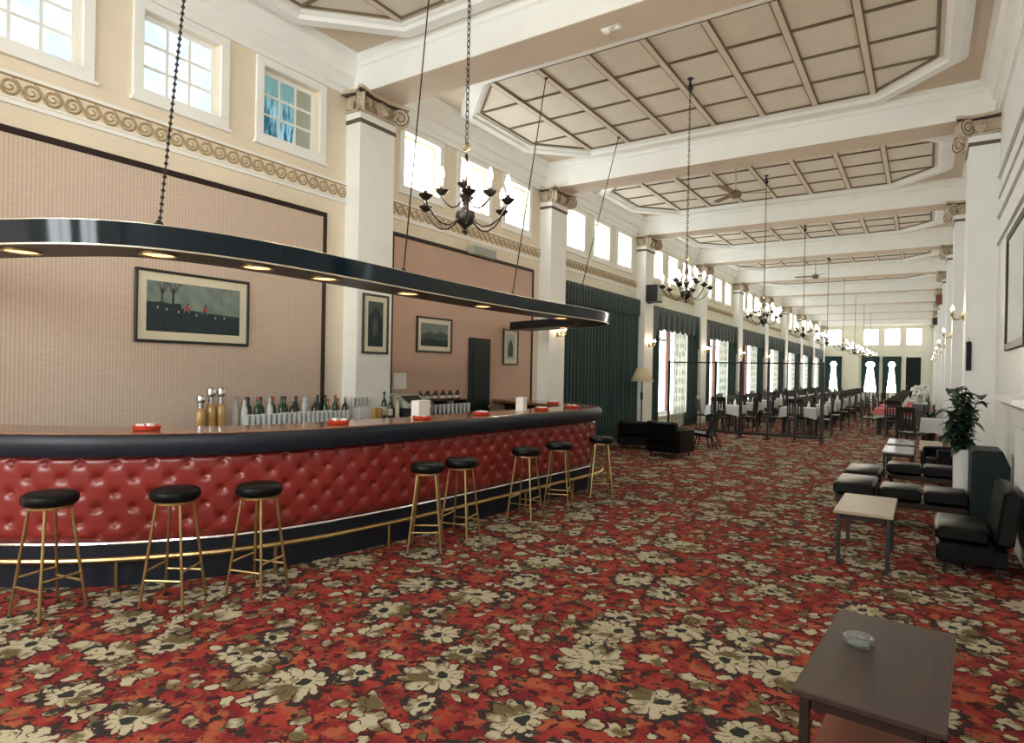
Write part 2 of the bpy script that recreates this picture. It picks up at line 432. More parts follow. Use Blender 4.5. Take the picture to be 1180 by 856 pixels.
# tall windows of the dining end: pane, frame, timber stile
for k in LOWB:
    a, b = bay(k)[0]+.55, bay(k)[1]-.55
    fr = MB(); x = XL
    for p, q, z0, z1 in ((a, b, 3.34, 3.42), (a, b, .42, .52), (a, a+.08, .52, 3.34), (b-.08, b, .52, 3.34)): fr.box(x-.2, x-.10, p, q, z0, z1)
    fr.box(x-.02, x+.05, a-.05, b+.05, .36, .42)
    mid = MB().box(x-.19, x-.09, a+1.62, a+1.86, .52, 3.34)
    tr = MB().box(x-.19, x-.11, a+.08, b-.08, 2.62, 2.70)
    window([('frame', fr, M['white']), ('stile', mid, M['redwood']), ('transom', tr, M['white']),
            ('pane', MB().box(x-.17, x-.16, a+.08, b-.08, .52, 3.34), M['daylow'])])
for (a, b), lo in [(e, False) for e in EW] + [((a+.05, b-.02), True) for a, b in EW[:3]]:
    z0, z1 = (.5, 3.05) if lo else (3.88, 5.08)
    fr = MB()
    for p, q, c, d in ((a, b, z1-.05, z1), (a, b, z0, z0+.05), (a, a+.05, z0, z1), (b-.05, b, z0, z1)): fr.box(p, q, Y1+.02, Y1+.10, c, d)
    window([('frame', fr, M['white']), ('pane', MB().box(a+.05, b-.05, Y1+.06, Y1+.07, z0+.05, z1-.05), M['day'])])
for a, b in BW:  # added near-wall windows, out of view, glowing to light the room
    fr = MB()
    for p, q, c, d in ((a, b, 4.8, 4.9), (a, b, 1.6, 1.7), (a, a+.08, 1.7, 4.8), (b-.08, b, 1.7, 4.8), ((a+b)/2-.03, (a+b)/2+.03, 1.7, 4.8), (a, b, 3.2, 3.26)): fr.box(p, q, Y0-.14, Y0-.06, c, d)
    window([('frame', fr, M['white']), ('pane', MB().box(a+.08, b-.08, Y0-.12, Y0-.11, 1.7, 4.8), M['keypane'])])
for a, b, c, d in RW:  # added right-wall window, out of view, glowing as key light
    fr = MB()
    for p, q, z0, z1 in ((a, b, d-.1, d), (a, b, c, c+.1), (a, a+.08, c+.1, d-.1), (b-.08, b, c+.1, d-.1), (a, b, 3.75, 3.81)): fr.box(XR+.06, XR+.14, p, q, z0, z1)
    window([('frame', fr, M['white']), ('pane', MB().box(XR+.11, XR+.12, a+.08, b-.08, c+.1, d-.1), M['keypane'])])

# closed dark green door at the far end, green service door behind the bar
d = empty('door_1', (-.665, Y1, 0)); struct(d)
MB().box(-.44, .44, -.05, -.005, .01, 3.05, bev=.01).build('leaf', M['greendk'], d)
fr = MB()
for a, b, z0, z1 in ((-.53, -.44, 0, 3.13), (.44, .53, 0, 3.13), (-.44, .44, 3.05, 3.13)): fr.box(a, b, -.06, -.005, z0, z1)
fr.build('frame', M['creamhall'], d)
MB().sphere((-.36, -.08, 1.05), .035).build('handle', M['brass'], d)
d = empty('door_2', (XL, 8.66, 0)); struct(d)
mb = MB().box(.032, .06, -.30, .30, .01, 2.22, bev=.006)
for z0, z1 in ((.25, .95), (1.15, 2.05)): mb.box(.058, .066, -.2, .2, z0, z1, bev=.006)
mb.build('leaf', M['greendk'], d)
MB().sphere((.09, .24, 1.03), .03).build('handle', M['brass'], d)

# wallpapered panels with dark edging in the bar bays
tn = 0
def trim(parts, loc=(0,0,0)):
    global tn; tn += 1
    e = empty('trim_%d' % tn, loc); struct(e)
    for nm, m_, mt in parts: m_.build(nm, mt, e)
    return e
for k, (a, b), mt in ((0, (-3.5, .5), 'paperpink'), (1, (1.40, 5.34), 'paperpink'), (2, (6.50, 10.42), 'paperrose')):
    p = MB().box(XL, XL+.02, a, b, .1, 3.64)
    e = MB()
    for y0, y1, z0, z1 in ((a, b, 3.60, 3.66), (a, a+.055, .1, 3.60), (b-.055, b, .1, 3.60)): e.box(XL, XL+.035, y0, y1, z0, z1, bev=.006)
    trim([('wall_fabric', p, M[mt]), ('edging', e, M['darkwood'])])
# running scroll frieze
def scroll(mb, y, z, x, s=1.):
    pts = []
    for i in range(22):
        t = i/21; a = -pi*.62 + t*pi*3.1; r = .060*(1-t)**.8 + .010
        pts.append((x, y + r*cos(a)*s*1.05, z + r*sin(a)*s))
    tail = [(x, y-.135, z+.078), (x, y-.105, z+.060), (x, y-.078, z+.005), (x, y-.055, z-.04)]
    mb.tube(tail+pts, [.006, .009, .012, .013]+[.013-.006*i/21 for i in range(22)], n=4)
for k in range(0, 10):
    a, b = bay(k); mb = MB(); n = int((b-a)/.155); st = (b-a)/n
    if k <= 4:
        for i in range(n): scroll(mb, a+st*(i+.6), 4.0, XL+.004)
    else:
        for i in range(n): mb.lathe([(.05, 0), (.055, .01), (.05, .02)], (0,0,0), 6, Matrix.Translation((XL-.004, a+st*(i+.5), 4.0)) @ Matrix.Rotation(pi/2, 4, 'Y'))
    ln = MB().box(XL, XL+.018, a, b, 4.095, 4.125).box(XL, XL+.012, a, b, 3.905, 3.92).box(XL, XL+.03, a, b, 3.85, 3.885)
    dk = MB().box(XL, XL+.022, a, b, 4.084, 4.095)  # thin dark moulding line below the upper fillet
    trim([('scrolls', mb, M['scroll']), ('fillets', ln, M['white'] if k < 3 else M['creamhall']), ('ochre_bead', dk, M['scroll'])])
# cornices
pr = [(0,5.27),(.035,5.27),(.035,5.345),(.055,5.36),(.055,5.50),(.085,5.52),(.085,5.57),(.12,5.66),(.16,5.70),(.16,5.74),(.20,5.80),(0,5.80)]
for k in range(-1, 10):
    a, b = (Y0, COLY[0]+.07) if k < 0 else (COLY[k]+CW+.02, COLY[k+1]+.07 if k < 9 else Y1)
    if k >= 0: trim([('cornice', MB().prism([(XL+x, z) for x, z in pr], 1, a, b), M['white'])])
    trim([('cornice', MB().prism([(XR-x*1.2, z) for x, z in pr], 1, a, b), M['white'])])
# beams
for i, y in enumerate(COLY):
    y += .07
    bm_ = MB().box(XL, XR, y, y+.57, 5.312, ZC)
    for s, f in ((-1, y), (1, y+.57)):
        bm_.prism([(f, 5.64), (f+s*.03, 5.66), (f+s*.03, 5.70), (f+s*.07, 5.74), (f+s*.08, 5.80), (f, 5.80)], 0, XL+.1, XR-.1)
    sf = MB().box(XL, XR, y+.004, y+.566, 5.306, 5.313)
    e = empty('beam', (0,0,0)); struct(e)
    bm_.build('casing', M['white'], e); sf.build('soffit', M['tan'], e)
# coffered ceiling panels
def octo(x0, x1, y0, y1, c, d):
    c += d*(2-sqrt(2)); x0 -= d; x1 += d; y0 -= d; y1 += d
    return [(x0+c, y0), (x1-c, y0), (x1, y0+c), (x1, y1-c), (x1-c, y1), (x0+c, y1), (x0, y1-c), (x0, y0+c)]
for k in range(0, 10):
    yc = COLY[k] + 3.10; x0, x1, y0, y1 = -5.97, .06, yc-1.56, yc+1.56
    cx, cy = (x1-x0)/8, (y1-y0)/4
    O = octo(x0, x1, y0, y1, .77, 0)
    board = MB().prism(octo(x0, x1, y0, y1, .77, .12), 2, 5.786, 5.80)
    ring = MB()
    lv = [(.07, 5.787), (.07, 5.755), (.11, 5.74), (.13, 5.70), (.24, 5.69), (.30, 5.72), (.33, 5.765), (.33, 5.80)]
    ring.loft([[(p[0], p[1], z) for p in octo(x0, x1, y0, y1, .77, d_)] for d_, z in lv])
    ribs, lines = MB(), MB()
    for i in range(1, 8):
        x = x0 + cx*i; a, b = y0, y1
        ribs.box(x-.035, x+.035, a, b, 5.755, 5.787)
        lines.box(x-.051, x-.035, a, b, 5.762, 5.787).box(x+.035, x+.051, a, b, 5.762, 5.787)
    for j in range(1, 4):
        y = y0 + cy*j
        lines.box(x0, x1, y-.017, y+.017, 5.765, 5.787)
    for p, q in zip(O, O[1:]+O[:1]):
        lines.tube([(p[0], p[1], 5.78), (q[0], q[1], 5.78)], .02, 4)
    trim([('ceiling_boards', board, M['panelc']), ('moulded_ring', ring, M['white']), ('battens', ribs, M['rib']), ('dark_beads', lines, M['ribdark'])])
# columns and pilasters
def volute(mb, c, d, r, t):
    # c centre, d unit diagonal (x,y); the disc's axis is horizontal and square to d
    w = (-d[1], d[0])
    def W(u, z, k): return (c[0]+d[0]*u+w[0]*k, c[1]+d[1]*u+w[1]*k, c[2]+z)
    n = 20; cur = mb.cur
    mb.loft([[W(rr*cos(2*pi*i/n), rr*sin(2*pi*i/n), k) for i in range(n)] for rr, k in ((r*.92,-t),(r,-t*.8),(r*.84,0),(r,t*.8),(r*.92,t))], caps=True)
    for s in (-1, 1):
        pts = []
        for i in range(34):
            q = i/33; a = pi/2 - q*2*pi*2.2; rr = r*.90*(1-q)+.012
            pts.append(W(rr*cos(a), rr*sin(a), s*t))
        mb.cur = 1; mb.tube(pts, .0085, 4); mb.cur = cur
        mb.sphere(W(0, 0, s*t), r*.2, 8, 5)
def capital(dep, w):
    mb = MB(); h = w/2
    mb.box(-dep, .035, -h-.03, h+.03, 5.03, 5.085, bev=.02)
    mb.prism([(-dep,-h-.02),(.03,-h-.02),(.03,h+.02),(-dep,h+.02)], 2, 5.085, 5.24)
    ab = [(-dep,-h-.12),(-.02,-h-.06),(.13,-h-.15),(.16,-h-.12),(.07,-.12),(.085,0),(.07,.12),(.16,h+.12),(.13,h+.15),(-.02,h+.06),(-dep,h+.12)]
    mb.prism(ab, 2, 5.262, 5.304)
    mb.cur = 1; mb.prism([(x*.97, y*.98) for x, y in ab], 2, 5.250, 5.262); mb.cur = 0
    for s in (-1, 1): volute(mb, (.055, s*(h+.045), 5.135), (.7071, s*.7071), .128, .055)
    def leaf(b, tip, wd, up):
        b, tip = Vector(b), Vector(tip); m_ = b.lerp(tip, .55)+Vector(up)
        mb.tube([b, m_, tip], [wd*.7, wd, .004], 6)
    mb_c = mb.cur
    for i in range(-4, 5):                               # leaf fan on the front
        a = i*.27; L = .165-.006*abs(i)
        mb.cur = 0; leaf((.036, sin(a)*.03, 5.07), (.075, sin(a)*L*1.15, 5.075+cos(a)*L), .017, (.03,0,0))
        mb.cur = 1; a2 = a+.135
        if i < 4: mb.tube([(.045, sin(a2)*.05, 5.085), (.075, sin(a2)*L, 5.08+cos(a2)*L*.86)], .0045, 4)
    for s in (-1, 1):
        for i in range(-2, 3):                           # leaves climbing each side face
            a = i*.36; x0 = -.12
            mb.cur = 0; leaf((x0+sin(a)*.02, s*(h+.03), 5.07), (x0+sin(a)*.15, s*(h+.07), 5.075+cos(a)*.155), .016, (0,s*.03,0))
        for k in (-1, 1):                                # husks beside the volutes
            mb.cur = 0; leaf((.06, s*(h-.10), 5.07), (.11, s*(h-.04+k*.03), 5.20), .014, (.02,0,0))
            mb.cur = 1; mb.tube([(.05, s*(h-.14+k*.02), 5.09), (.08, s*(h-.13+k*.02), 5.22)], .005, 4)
    mb.cur = 0
    return mb
def column(dep, w, mt):
    e = empty('column'); struct(e); h = w/2
    MB().box(-dep, 0, -h, h, 0, 4.90).box(-dep, .012, -h-.012, h+.012, 4.94, 5.03).build('shaft', mt, e)
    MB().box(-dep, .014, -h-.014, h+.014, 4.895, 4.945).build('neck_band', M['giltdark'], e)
    MB().box(-dep, .018, -h-.018, h+.018, 0, .22, bev=.012).build('plinth', M['white'], e)
    capital(dep, w).build('capital', [M['gilt'], M['giltdark']], e, smooth=True)
    return e
cl = column(.26, CW, M['white']); cl.location = (-6.20, COLY[0]+CW/2, 0)
for y in COLY[1:]: dup(cl, (-6.20, y+CW/2, 0))
cr = column(.343, CW, M['whitecool']); cr.location = (.457, COLY[2]+CW/2, 0); cr.rotation_euler.z = pi
for y in COLY[3:]: dup(cr, (.457, y+CW/2, 0))
MB_ = MB().box(-4.62, -3.98, Y1-.2, Y1, 0, 5.30).box(-4.7, -3.9, Y1-.26, Y1, 5.05, 5.30)
struct(MB_.build('trim_90', M['creamhall']))
# right wall mouldings of the nearest bay and the skirting
mb = MB()
for z, h, d_ in ((4.42, .05, .035), (4.15, .03, .02), (3.88, .05, .03), (3.52, .04, .03)): mb.box(XR-d_, XR, 6.4, 10.6, z-h/2, z+h/2)
struct(mb.build('trim_91', M['whitecool']))
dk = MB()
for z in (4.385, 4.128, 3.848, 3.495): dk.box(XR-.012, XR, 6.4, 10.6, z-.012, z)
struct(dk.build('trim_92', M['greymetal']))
struct(MB().box(XR-.03, XR, Y0, Y1, 0, .2).build('baseboard_right', M['whitecool']))
struct(MB().box(XL, XL+.034, 1.3, Y1, 0, .098).build('baseboard_left', M['white']))
# ------------------------------------------------------------------ the bar
def spline(ctrl, n):
    P = [Vector((a, b)) for a, b in ctrl]; P = [P[0]*2-P[1]] + P + [P[-1]*2-P[-2]]
    raw = []
    for i in range(1, len(P)-2):
        for j in range(20):
            t = j/20; p0, p1, p2, p3 = P[i-1:i+3]
            raw.append(.5*((2*p1)+(p2-p0)*t+(2*p0-5*p1+4*p2-p3)*t*t+(3*p1-p0-3*p2+p3)*t**3))
    raw.append(P[-2])
    for _ in range(6): raw = [raw[0]]+[(raw[i-1]+raw[i]*2+raw[i+1])/4 for i in range(1, len(raw)-1)]+[raw[-1]]
    d = [0]
    for a, b in zip(raw, raw[1:]): d.append(d[-1]+(b-a).length)
    out = []; k = 0
    for i in range(n+1):
        s = d[-1]*i/n
        while k < len(d)-2 and d[k+1] < s: k += 1
        t = (s-d[k])/max(1e-9, d[k+1]-d[k]); out.append(raw[k].lerp(raw[k+1], min(1, t)))
    st = []
    for i, p in enumerate(out):
        t = (out[min(n, i+1)]-out[max(0, i-1)]).normalized(); st.append((p, Vector((t.y, -t.x))))
    return st, d[-1]
def sweep(mb, st, prof, caps=True):
    mb.loft([[(p.x+n.x*o, p.y+n.y*o, z) for o, z in prof] for p, n in st], caps=caps); return mb
BASE = [(-6.42,1.42),(-5.80,1.72),(-5.28,2.10),(-4.90,2.52),(-4.60,3.0),(-4.40,3.6),(-4.25,4.6),(-4.17,5.6),(-4.09,6.9),(-4.02,7.8),(-4.08,8.40),(-4.48,8.92),(-5.25,9.22),(-6.40,9.62)]
ST, LEN = spline(BASE, 110)
bar = tag(empty('bar_counter', (-4.4, 5.0, 0)), 'long curved bar counter with buttoned red leather front and brown top', 'bar')
W = dict(parent=bar, world=True)
sweep(MB(), ST, [(0,0),(0,.30),(.012,.30),(.012,.315),(-.12,.315),(-.12,0)]).build('plinth', M['navy'], **W)
sweep(MB(), ST, [(.02,.315),(.024,.323),(.02,.335),(-.02,.335),(-.02,.315)]).build('bright_trim', M['chrome'], **W)
sweep(MB(), ST, [(-.05,.315),(-.05,1.10),(-.13,1.10),(-.13,.315)]).build('carcass', M['darkwood'], **W)
ST2, _ = spline(BASE, int(LEN/.0153))
rows = []; DX, DZ = .245, .112; NZ = 46
for i, (p, n) in enumerate(ST2):
    s = LEN*i/(len(ST2)-1); row = []
    for j in range(NZ+1):
        z = .332 + (.998-.332)*j/NZ
        best = 9
        for rr in range(0, 7):
            zc_ = .372+DZ*rr; off = DX/2 if rr % 2 else 0
            ds = (s-off) % DX; ds = min(ds, DX-ds)
            best = min(best, ds*ds+(z-zc_)**2)
        r = sqrt(best)
        a = (s/DX + (z-.372)/(2*DZ)) % 1.0; b = (s/DX - (z-.372)/(2*DZ)) % 1.0
        cr = min(abs(a-.0), abs(1-a), abs(b), abs(1-b))
        o = -.022 +   .036*(1-math.exp(-(r/.027)**1.6)) - .002*math.exp(-(cr/.06)**2)
        e = min(1, min(j, NZ-j)/3.5); o = -.022 + (o+.022)*e
        row.append((p.x+n.x*o, p.y+n.y*o, z))
    rows.append(row)
mb = MB().grid(rows)
for rr in range(0, 7):
    off = DX/2 if rr % 2 else 0; k = 0
    while off+DX*k < LEN:
        i = int((off+DX*k)/LEN*(len(ST2)-1)); p, n = ST2[i]
        z = .372+DZ*rr
        if .36 < z < .97: mb.sphere((p.x-n.x*.018, p.y-n.y*.018, z), .010, 6, 4)
        k += 1
o = mb.build('buttoned_front', M['redleather'], **W)
for p in o.data.polygons: p.use_smooth = True
sweep(MB(), ST, [(.0,.985),(.05,.975),(.085,.99),(.10,1.03),(.105,1.08),(.10,1.125),(.085,1.146),(.05,1.15),(-.02,1.15),(-.02,.985)]).build('padded_rim', M['navy'], smooth=True, **W)
sweep(MB(), ST, [(.055,1.151),(.05,1.158),(-.50,1.158),(-.51,1.15),(-.50,1.11),(-.02,1.11),(.0,1.15)]).build('counter_top', M['bartop'], **W)
ra = ST[2:-4]
rail = MB().tube([(p.x+n.x*.13, p.y+n.y*.13, .235) for p, n in ra], .021, 8).build('foot_rail', M['brass'], smooth=True, **W)
k = 0
for i in range(6, len(ST)-8, 11):
    p, n = ST[i]
    b = MB().tube([(p.x+n.x*.13, p.y+n.y*.13, 0.0), (p.x+n.x*.13, p.y+n.y*.13, .215)], .014, 8)
    b.lathe([(.035, 0), (.035, .012), (.016, .02)], (p.x+n.x*.13, p.y+n.y*.13, 0), 10)
    pb = b.build('rail_post', M['brass'], smooth=True); pb.parent = rail

# suspended lighting canopy that follows the bar
CAN = [(-6.2,1.0),(-5.4,1.17),(-4.72,1.42),(-4.20,1.70),(-3.94,2.06),(-3.82,2.60),(-3.82,3.4),(-3.90,4.6),(-3.94,6.2),(-3.86,7.6),(-3.88,8.30),(-4.15,8.85),(-4.9,9.22),(-6.05,9.68)]
CT, CL = spline(CAN, 110)
can = tag(empty('light_canopy', (-4.2, 4.5, 2.40)), 'curved black lacquered light canopy hanging on rods above the bar', 'light canopy')
W = dict(parent=can, world=True)
sweep(MB(), CT, [(.002,2.408),(.018,2.545),(-.02,2.545),(-.02,2.408)]).build('front_fascia', M['blacklac'], smooth=True, **W)
sweep(MB(), CT, [(-.42,2.41),(-.42,2.54),(-.44,2.54),(-.44,2.41)]).build('rear_fascia', M['blacklac'], **W)
sweep(MB(), CT, [(.012,2.397),(.013,2.406),(-.01,2.406),(-.01,2.397)]).build('lower_lip', M['lip'], **W)
sweep(MB(), CT, [(.018,2.546),(.018,2.550),(-.03,2.550),(-.03,2.546)]).build('upper_lip', M['lip'], **W)
sweep(MB(), CT, [(-.02,2.402),(-.02,2.416),(-.44,2.416),(-.44,2.402)]).build('underside', M['walnut'], **W)
sweep(MB(), CT, [(-.02,2.53),(-.02,2.54),(-.42,2.54),(-.42,2.53)]).build('top_board', M['darkwood'], **W)
def near(st, x, y): return min(range(len(st)), key=lambda i: (st[i][0].x-x)**2+(st[i][0].y-y)**2)
for x, y in ((-4.75,1.42),(-3.98,2.0),(-3.83,2.75),(-3.82,3.35),(-3.9,4.4),(-3.94,5.6),(-3.93,7.3),(-4.9,9.08)):
    p, n = CT[near(CT, x, y)]; c = p-n*.22
    ring = MB().lathe([(.115, 0), (.115, -.010), (.10, -.012), (.095, 0)], (c.x, c.y, 2.402), 20).build('downlight', M['brass'], smooth=True, **W)
    l = MB().lathe([(.094, -.003), (.07, -.007), (.02, -.009)], (c.x, c.y, 2.402), 18).build('lamp_glass', M['spot'], smooth=True); l.parent = ring
for (x, y), top, chain in (((-3.96,2.02), (-4.2,2.40,5.80), True), ((-3.88,4.15), (-4.35,4.9,5.80), False), ((-3.95,6.1), (-4.46,7.45,5.78), False), ((-3.93,7.55), (-4.5,10.0,5.78), False)):
    p, n = CT[near(CT, x, y)]; c = p-n*.10
    a, b = Vector((c.x, c.y, 2.55)), Vector(top)
    mb = MB().tube([a, b], .007 if not chain else .005, 6)
    mb.lathe([(.03, 0), (.03, .02), (.012, .05)], (c.x, c.y, 2.55), 10)
    mb.lathe([(.012, -.05), (.03, -.02), (.035, 0)], (b.x, b.y, b.z), 10)
    if chain:
        L = (b-a).length
        for i in range(int(L/.045)): mb.sphere(a.lerp(b, (i+.5)*.045/L), .013, 6, 4)
    mb.build('hanger_chain' if chain else 'hanger_rod', M['bronze'], smooth=True, **W)

# bar stools
def make_stool():
    e = empty('bar_stool')
    MB().lathe([(.12,.735),(.145,.735),(.160,.75),(.166,.775),(.160,.80),(.14,.815),(.08,.820),(.01,.820)], (0,0,0), 28).build('seat', M['black'], e, smooth=True)
    MB().lathe([(.120,.715),(.132,.715),(.132,.735),(.120,.735)], (0,0,0), 24).build('seat_ring', M['brass'], e, smooth=True)
    for i in range(4):
        a = pi/4+i*pi/2
        l = MB().tube([(cos(a)*.118, sin(a)*.118, .72), (cos(a)*.215, sin(a)*.215, .008)], .0105, 8)
        l = l.build('leg', M['brass'], e, smooth=True)
        MB().lathe([(.013, 0), (.0145, .012), (.012, .016)], (cos(a)*.215, sin(a)*.215, 0), 8).build('rubber_foot', M['iron'], l)
    for i, z in ((0,.20), (1,.26), (2,.20), (3,.26)):
        a, b = pi/4+i*pi/2, pi/4+(i+1)*pi/2; r = .215-.097*(z/.71)
        MB().tube([(cos(a)*r, sin(a)*r, z), (cos(b)*r, sin(b)*r, z)], .008, 6).build('stretcher', M['brass'], e, smooth=True)
    return e
sp = [(-4.88,1.78,.2,'black-topped brass bar stool nearest the camera, first along the bar front'),
      (-4.40,2.36,.55,'black-topped brass bar stool standing alone, second along the bar front'),
      (-4.10,2.82,.30,'black-topped brass bar stool by the bend, third along the bar front'),
      (-3.83,4.39,.62,'fourth bar stool, the nearer of the pair standing close together mid-bar'),
      (-3.78,4.83,.2,'fifth bar stool, the farther of the pair standing close together mid-bar'),
      (-3.74,5.96,.1,'sixth bar stool along the bar, below the second white card'),
      (-3.72,6.69,.35,'seventh bar stool along the bar, next to the last one'),
      (-3.62,7.66,.6,'last bar stool, at the far rounded end of the bar')]
st0 = make_stool(); tag(st0, None, 'stool', 'bar stools along the bar')
for i, (x, y, a, lb) in enumerate(sp):
    if i == 0: st0.location = (x, y, 0); st0.rotation_euler.z = a; st0['label'] = lb
    else: dup(st0, (x, y, 0), a, lb)

# things standing on the bar
TOP = 1.158
def make_ashtray():
    e = empty('ashtray')
    MB().lathe([(.07,0),(.095,.004),(.105,.03),(.10,.038),(.088,.034),(.08,.014),(.0,.012)], (0,0,0), 22).build('bowl', M['redplastic'], e, smooth=True)
    mb = MB()
    for i in range(5): mb.box(-.028+.0, .028, -.01, .01, .034, .05, Matrix.Rotation(i*2.2, 4, 'Z') @ Matrix.Translation((.045,0,0)))
    mb.build('white_rests', M['paper'], e)
    return e
asp = [(-5.18,2.54,'round red ashtray on the bar top in front of the hunting print'),(-4.55,3.95,'round red ashtray on the bar top beside the row of glasses'),
       (-4.36,4.90,'round red ashtray just in front of the nearer white card'),(-4.30,5.86,'round red ashtray on the bar top below the green door'),
       (-4.24,7.12,'round red ashtray beside the farther white card'),(-4.20,7.92,'red ashtray nearest the far rounded end of the bar'),(-4.92,8.62,'red ashtray on the returning end of the bar, behind the farther card')]
a0 = make_ashtray(); tag(a0, None, 'ashtray', 'red ashtrays on the bar')
for i, (x, y, lb) in enumerate(asp):
    if i == 0: a0.location = (x, y, TOP); a0['label'] = lb
    else: dup(a0, (x, y, TOP), i*.7, lb)
for x, y, w, rz, lb in ((-4.56,5.10,.23,.15,'blank white card box standing on the bar, nearer of the two'),(-4.30,6.72,.22,.35,'blank white card box standing on the bar, farther of the two')):
    e = tag(empty('card_holder', (x, y, TOP), rz), lb, 'card holder', 'white cards on the bar')
    MB().box(-.05, .05, -w/2, w/2, .012, .185, bev=.006).build('card', M['paper'], e)
    MB().box(-.055, .055, -w/2-.004, w/2+.004, 0, .014).build('base', M['label'], e)

# back counter behind the bar
bc = tag(empty('back_counter', (-6.2, 5.4, 0)), 'low dark back counter along the panelled wall behind the bar', 'counter'); W = dict(parent=bc, world=True)
MB().box(-6.42, -5.96, 2.75, 5.62, .95, 1.0).box(-6.17, -5.96, 5.62, 6.33, .95, 1.0).box(-6.42, -5.96, 6.33, 8.22, .95, 1.0).build('worktop', M['darkwood'], **W)
MB().box(-6.40, -6.0, 2.80, 5.60, 0.06, .95).box(-6.15, -6.0, 5.60, 6.35, .06, .95).box(-6.40, -6.0, 6.35, 8.18, .06, .95).build('body', M['navy'], **W)
for i in range(7):
    y = 2.85+i*.765
    dd = MB().box(-6.0, -5.985, y, y+.72, .12, .90, bev=.004).build('door', M['darkwood'], **W)
    hb = MB().tube([(-5.975, y+.1, .8), (-5.975, y+.22, .8)], .008, 6).build('handle', M['brass']); hb.parent = dd
MB().box(-6.15, -6.02, 2.84, 8.14, 0, .06).build('kick', M['iron'], **W)

def bottle(h, r, neck, body_m, cap_m, lab, kind):
    e = empty('bottle')
    MB().lathe([(r*.9,0),(r,.01),(r,h*.55),(r*.8,h*.66),(neck,h*.76),(neck,h*.93)], (0,0,0), 12).build('body', body_m, e, smooth=True)
    MB().lathe([(neck*1.15,h*.91),(neck*1.2,h),(neck*.5,h+.004)], (0,0,0), 10).build('cap', cap_m, e, smooth=True)
    if lab: MB().lathe([(r*1.02,h*.14),(r*1.02,h*.44)], (0,0,0), 12).build('label', M['label'], e)
    return e
def dispenser():
    e = empty('spirit_dispenser')
    MB().lathe([(.045,0),(.05,.01),(.05,.20),(.03,.24)], (0,0,0), 14).build('bottle_body', M['amber'], e, smooth=True)
    MB().lathe([(.03,.24),(.03,.30),(.042,.31),(.046,.34),(.036,.375),(.01,.385)], (0,0,0), 14).build('cap', M['silver'], e, smooth=True)
    return e
CZ = 1.0
d0 = dispenser(); tag(d0, None, 'bottle', 'amber bottles with silver caps')
for i, (y, dz, lb) in enumerate(((3.56,0,'short amber bottle with round silver cap, leftmost on the back counter'),(3.68,0,'amber bottle with silver cap, second from the left on the back counter'),(3.79,0,'amber bottle with silver cap, third from the left, next to the clear bottle'))):
    if i == 0: d0.location = (-6.18, y, CZ); d0['label'] = lb; d0.scale = (1, 1, .98)
    else:
        c = dup(d0, (-6.2, y, CZ), i, lb); c.scale = (1.0, 1.0, 1.17)
protos = [bottle(.33,.038,.014,M['bottlegreen'],M['iron'],True,0), bottle(.30,.040,.015,M['bottledark'],M['silver'],True,1), bottle(.33,.036,.013,M['bottlegreen'],M['redcap'],False,2),
          bottle(.34,.038,.014,M['glass'],M['silver'],True,3), bottle(.28,.042,.016,M['amber'],M['redcap'],True,4)]
names = ['black-capped dark green bottle','silver-capped dark brown bottle','red-capped unlabelled green bottle','silver-capped clear bottle','red-capped amber bottle']
seq = [3,3,0,2,0,3,2,0,0,1,0,3,3,1,0,0,4,2,4,1]
cnt = [0]*5; tot = [seq.count(i) for i in range(5)]
for i, q in enumerate(seq):
    y = 4.0+i*.079; cnt[q] += 1
    lb = '%s, %s such from the left behind the glasses' % (names[q], ORD[cnt[q]-1])
    if cnt[q] == 1: o = protos[q]; o.location = (-6.27 + .05*(i % 2), y, CZ); tag(o, lb, 'bottle', 'bottles on the back counter')
    else: dup(protos[q], (-6.27 + .05*(i % 2), y, CZ), 0, lb)
def tumbler():
    e = empty('drinking_glass')
    MB().lathe([(.024,0),(.03,.14),(.027,.14),(.021,.012),(.0,.012)], (0,0,0), 12).build('tumbler', M['glass'], e, smooth=True)
    return e
g0 = MB().lathe([(.024,0),(.0305,.15),(.0275,.15),(.021,.012),(.0,.012)], (0,0,0), 12).build('drinking_glass', M['glass'], None, smooth=True)
tag(g0, None, 'glass', 'clear glasses lined up on the back counter')
gi = 0
for rw, x, n in ((0, -6.02, 22), (1, -6.10, 18)):
    for i in range(n):
        y = 3.98+i*.066+rw*.03
        lb = 'clear empty tumbler, %s from the left in the %s row on the back counter' % (ORD[i], ('front', 'rear')[rw])
        if gi == 0: g0.location = (x, y, CZ); g0['label'] = lb
        else:
            c = g0.copy(); COL.objects.link(c); c.location = (x, y, CZ); c['label'] = lb
        gi += 1
for i in range(5):   # tall stemmed glasses against the cream wall
    mb = MB().lathe([(.03,0),(.03,.006),(.005,.012),(.005,.15),(.026,.19),(.03,.29),(.027,.29),(.02,.20),(.0,.17)], (0,0,0), 12)
    o = mb.build('stemmed_glass', M['glass'], None, smooth=True); o.location = (-6.2, 5.62-.0+i*.066, CZ)
    tag(o, 'tall stemmed glass, %s of five left of the white column' % ORD[i], 'glass', 'stemmed glasses')
o = bottle(.36,.04,.014,M['bottlegreen'],M['bottlegreen'],True,0); o.location = (-6.08, 6.06, CZ); tag(o, 'tall bright green bottle standing in front of the white column', 'bottle')
o = bottle(.30,.036,.013,M['bottledark'],M['iron'],True,0); o.location = (-6.05, 6.15, CZ); tag(o, 'dark bottle with white label in front of the white column', 'bottle')
o = bottle(.28,.036,.013,M['label'],M['redcap'],False,0); o.location = (-6.05, 6.28, CZ); tag(o, 'pale cream bottle between white column and cash register', 'bottle')
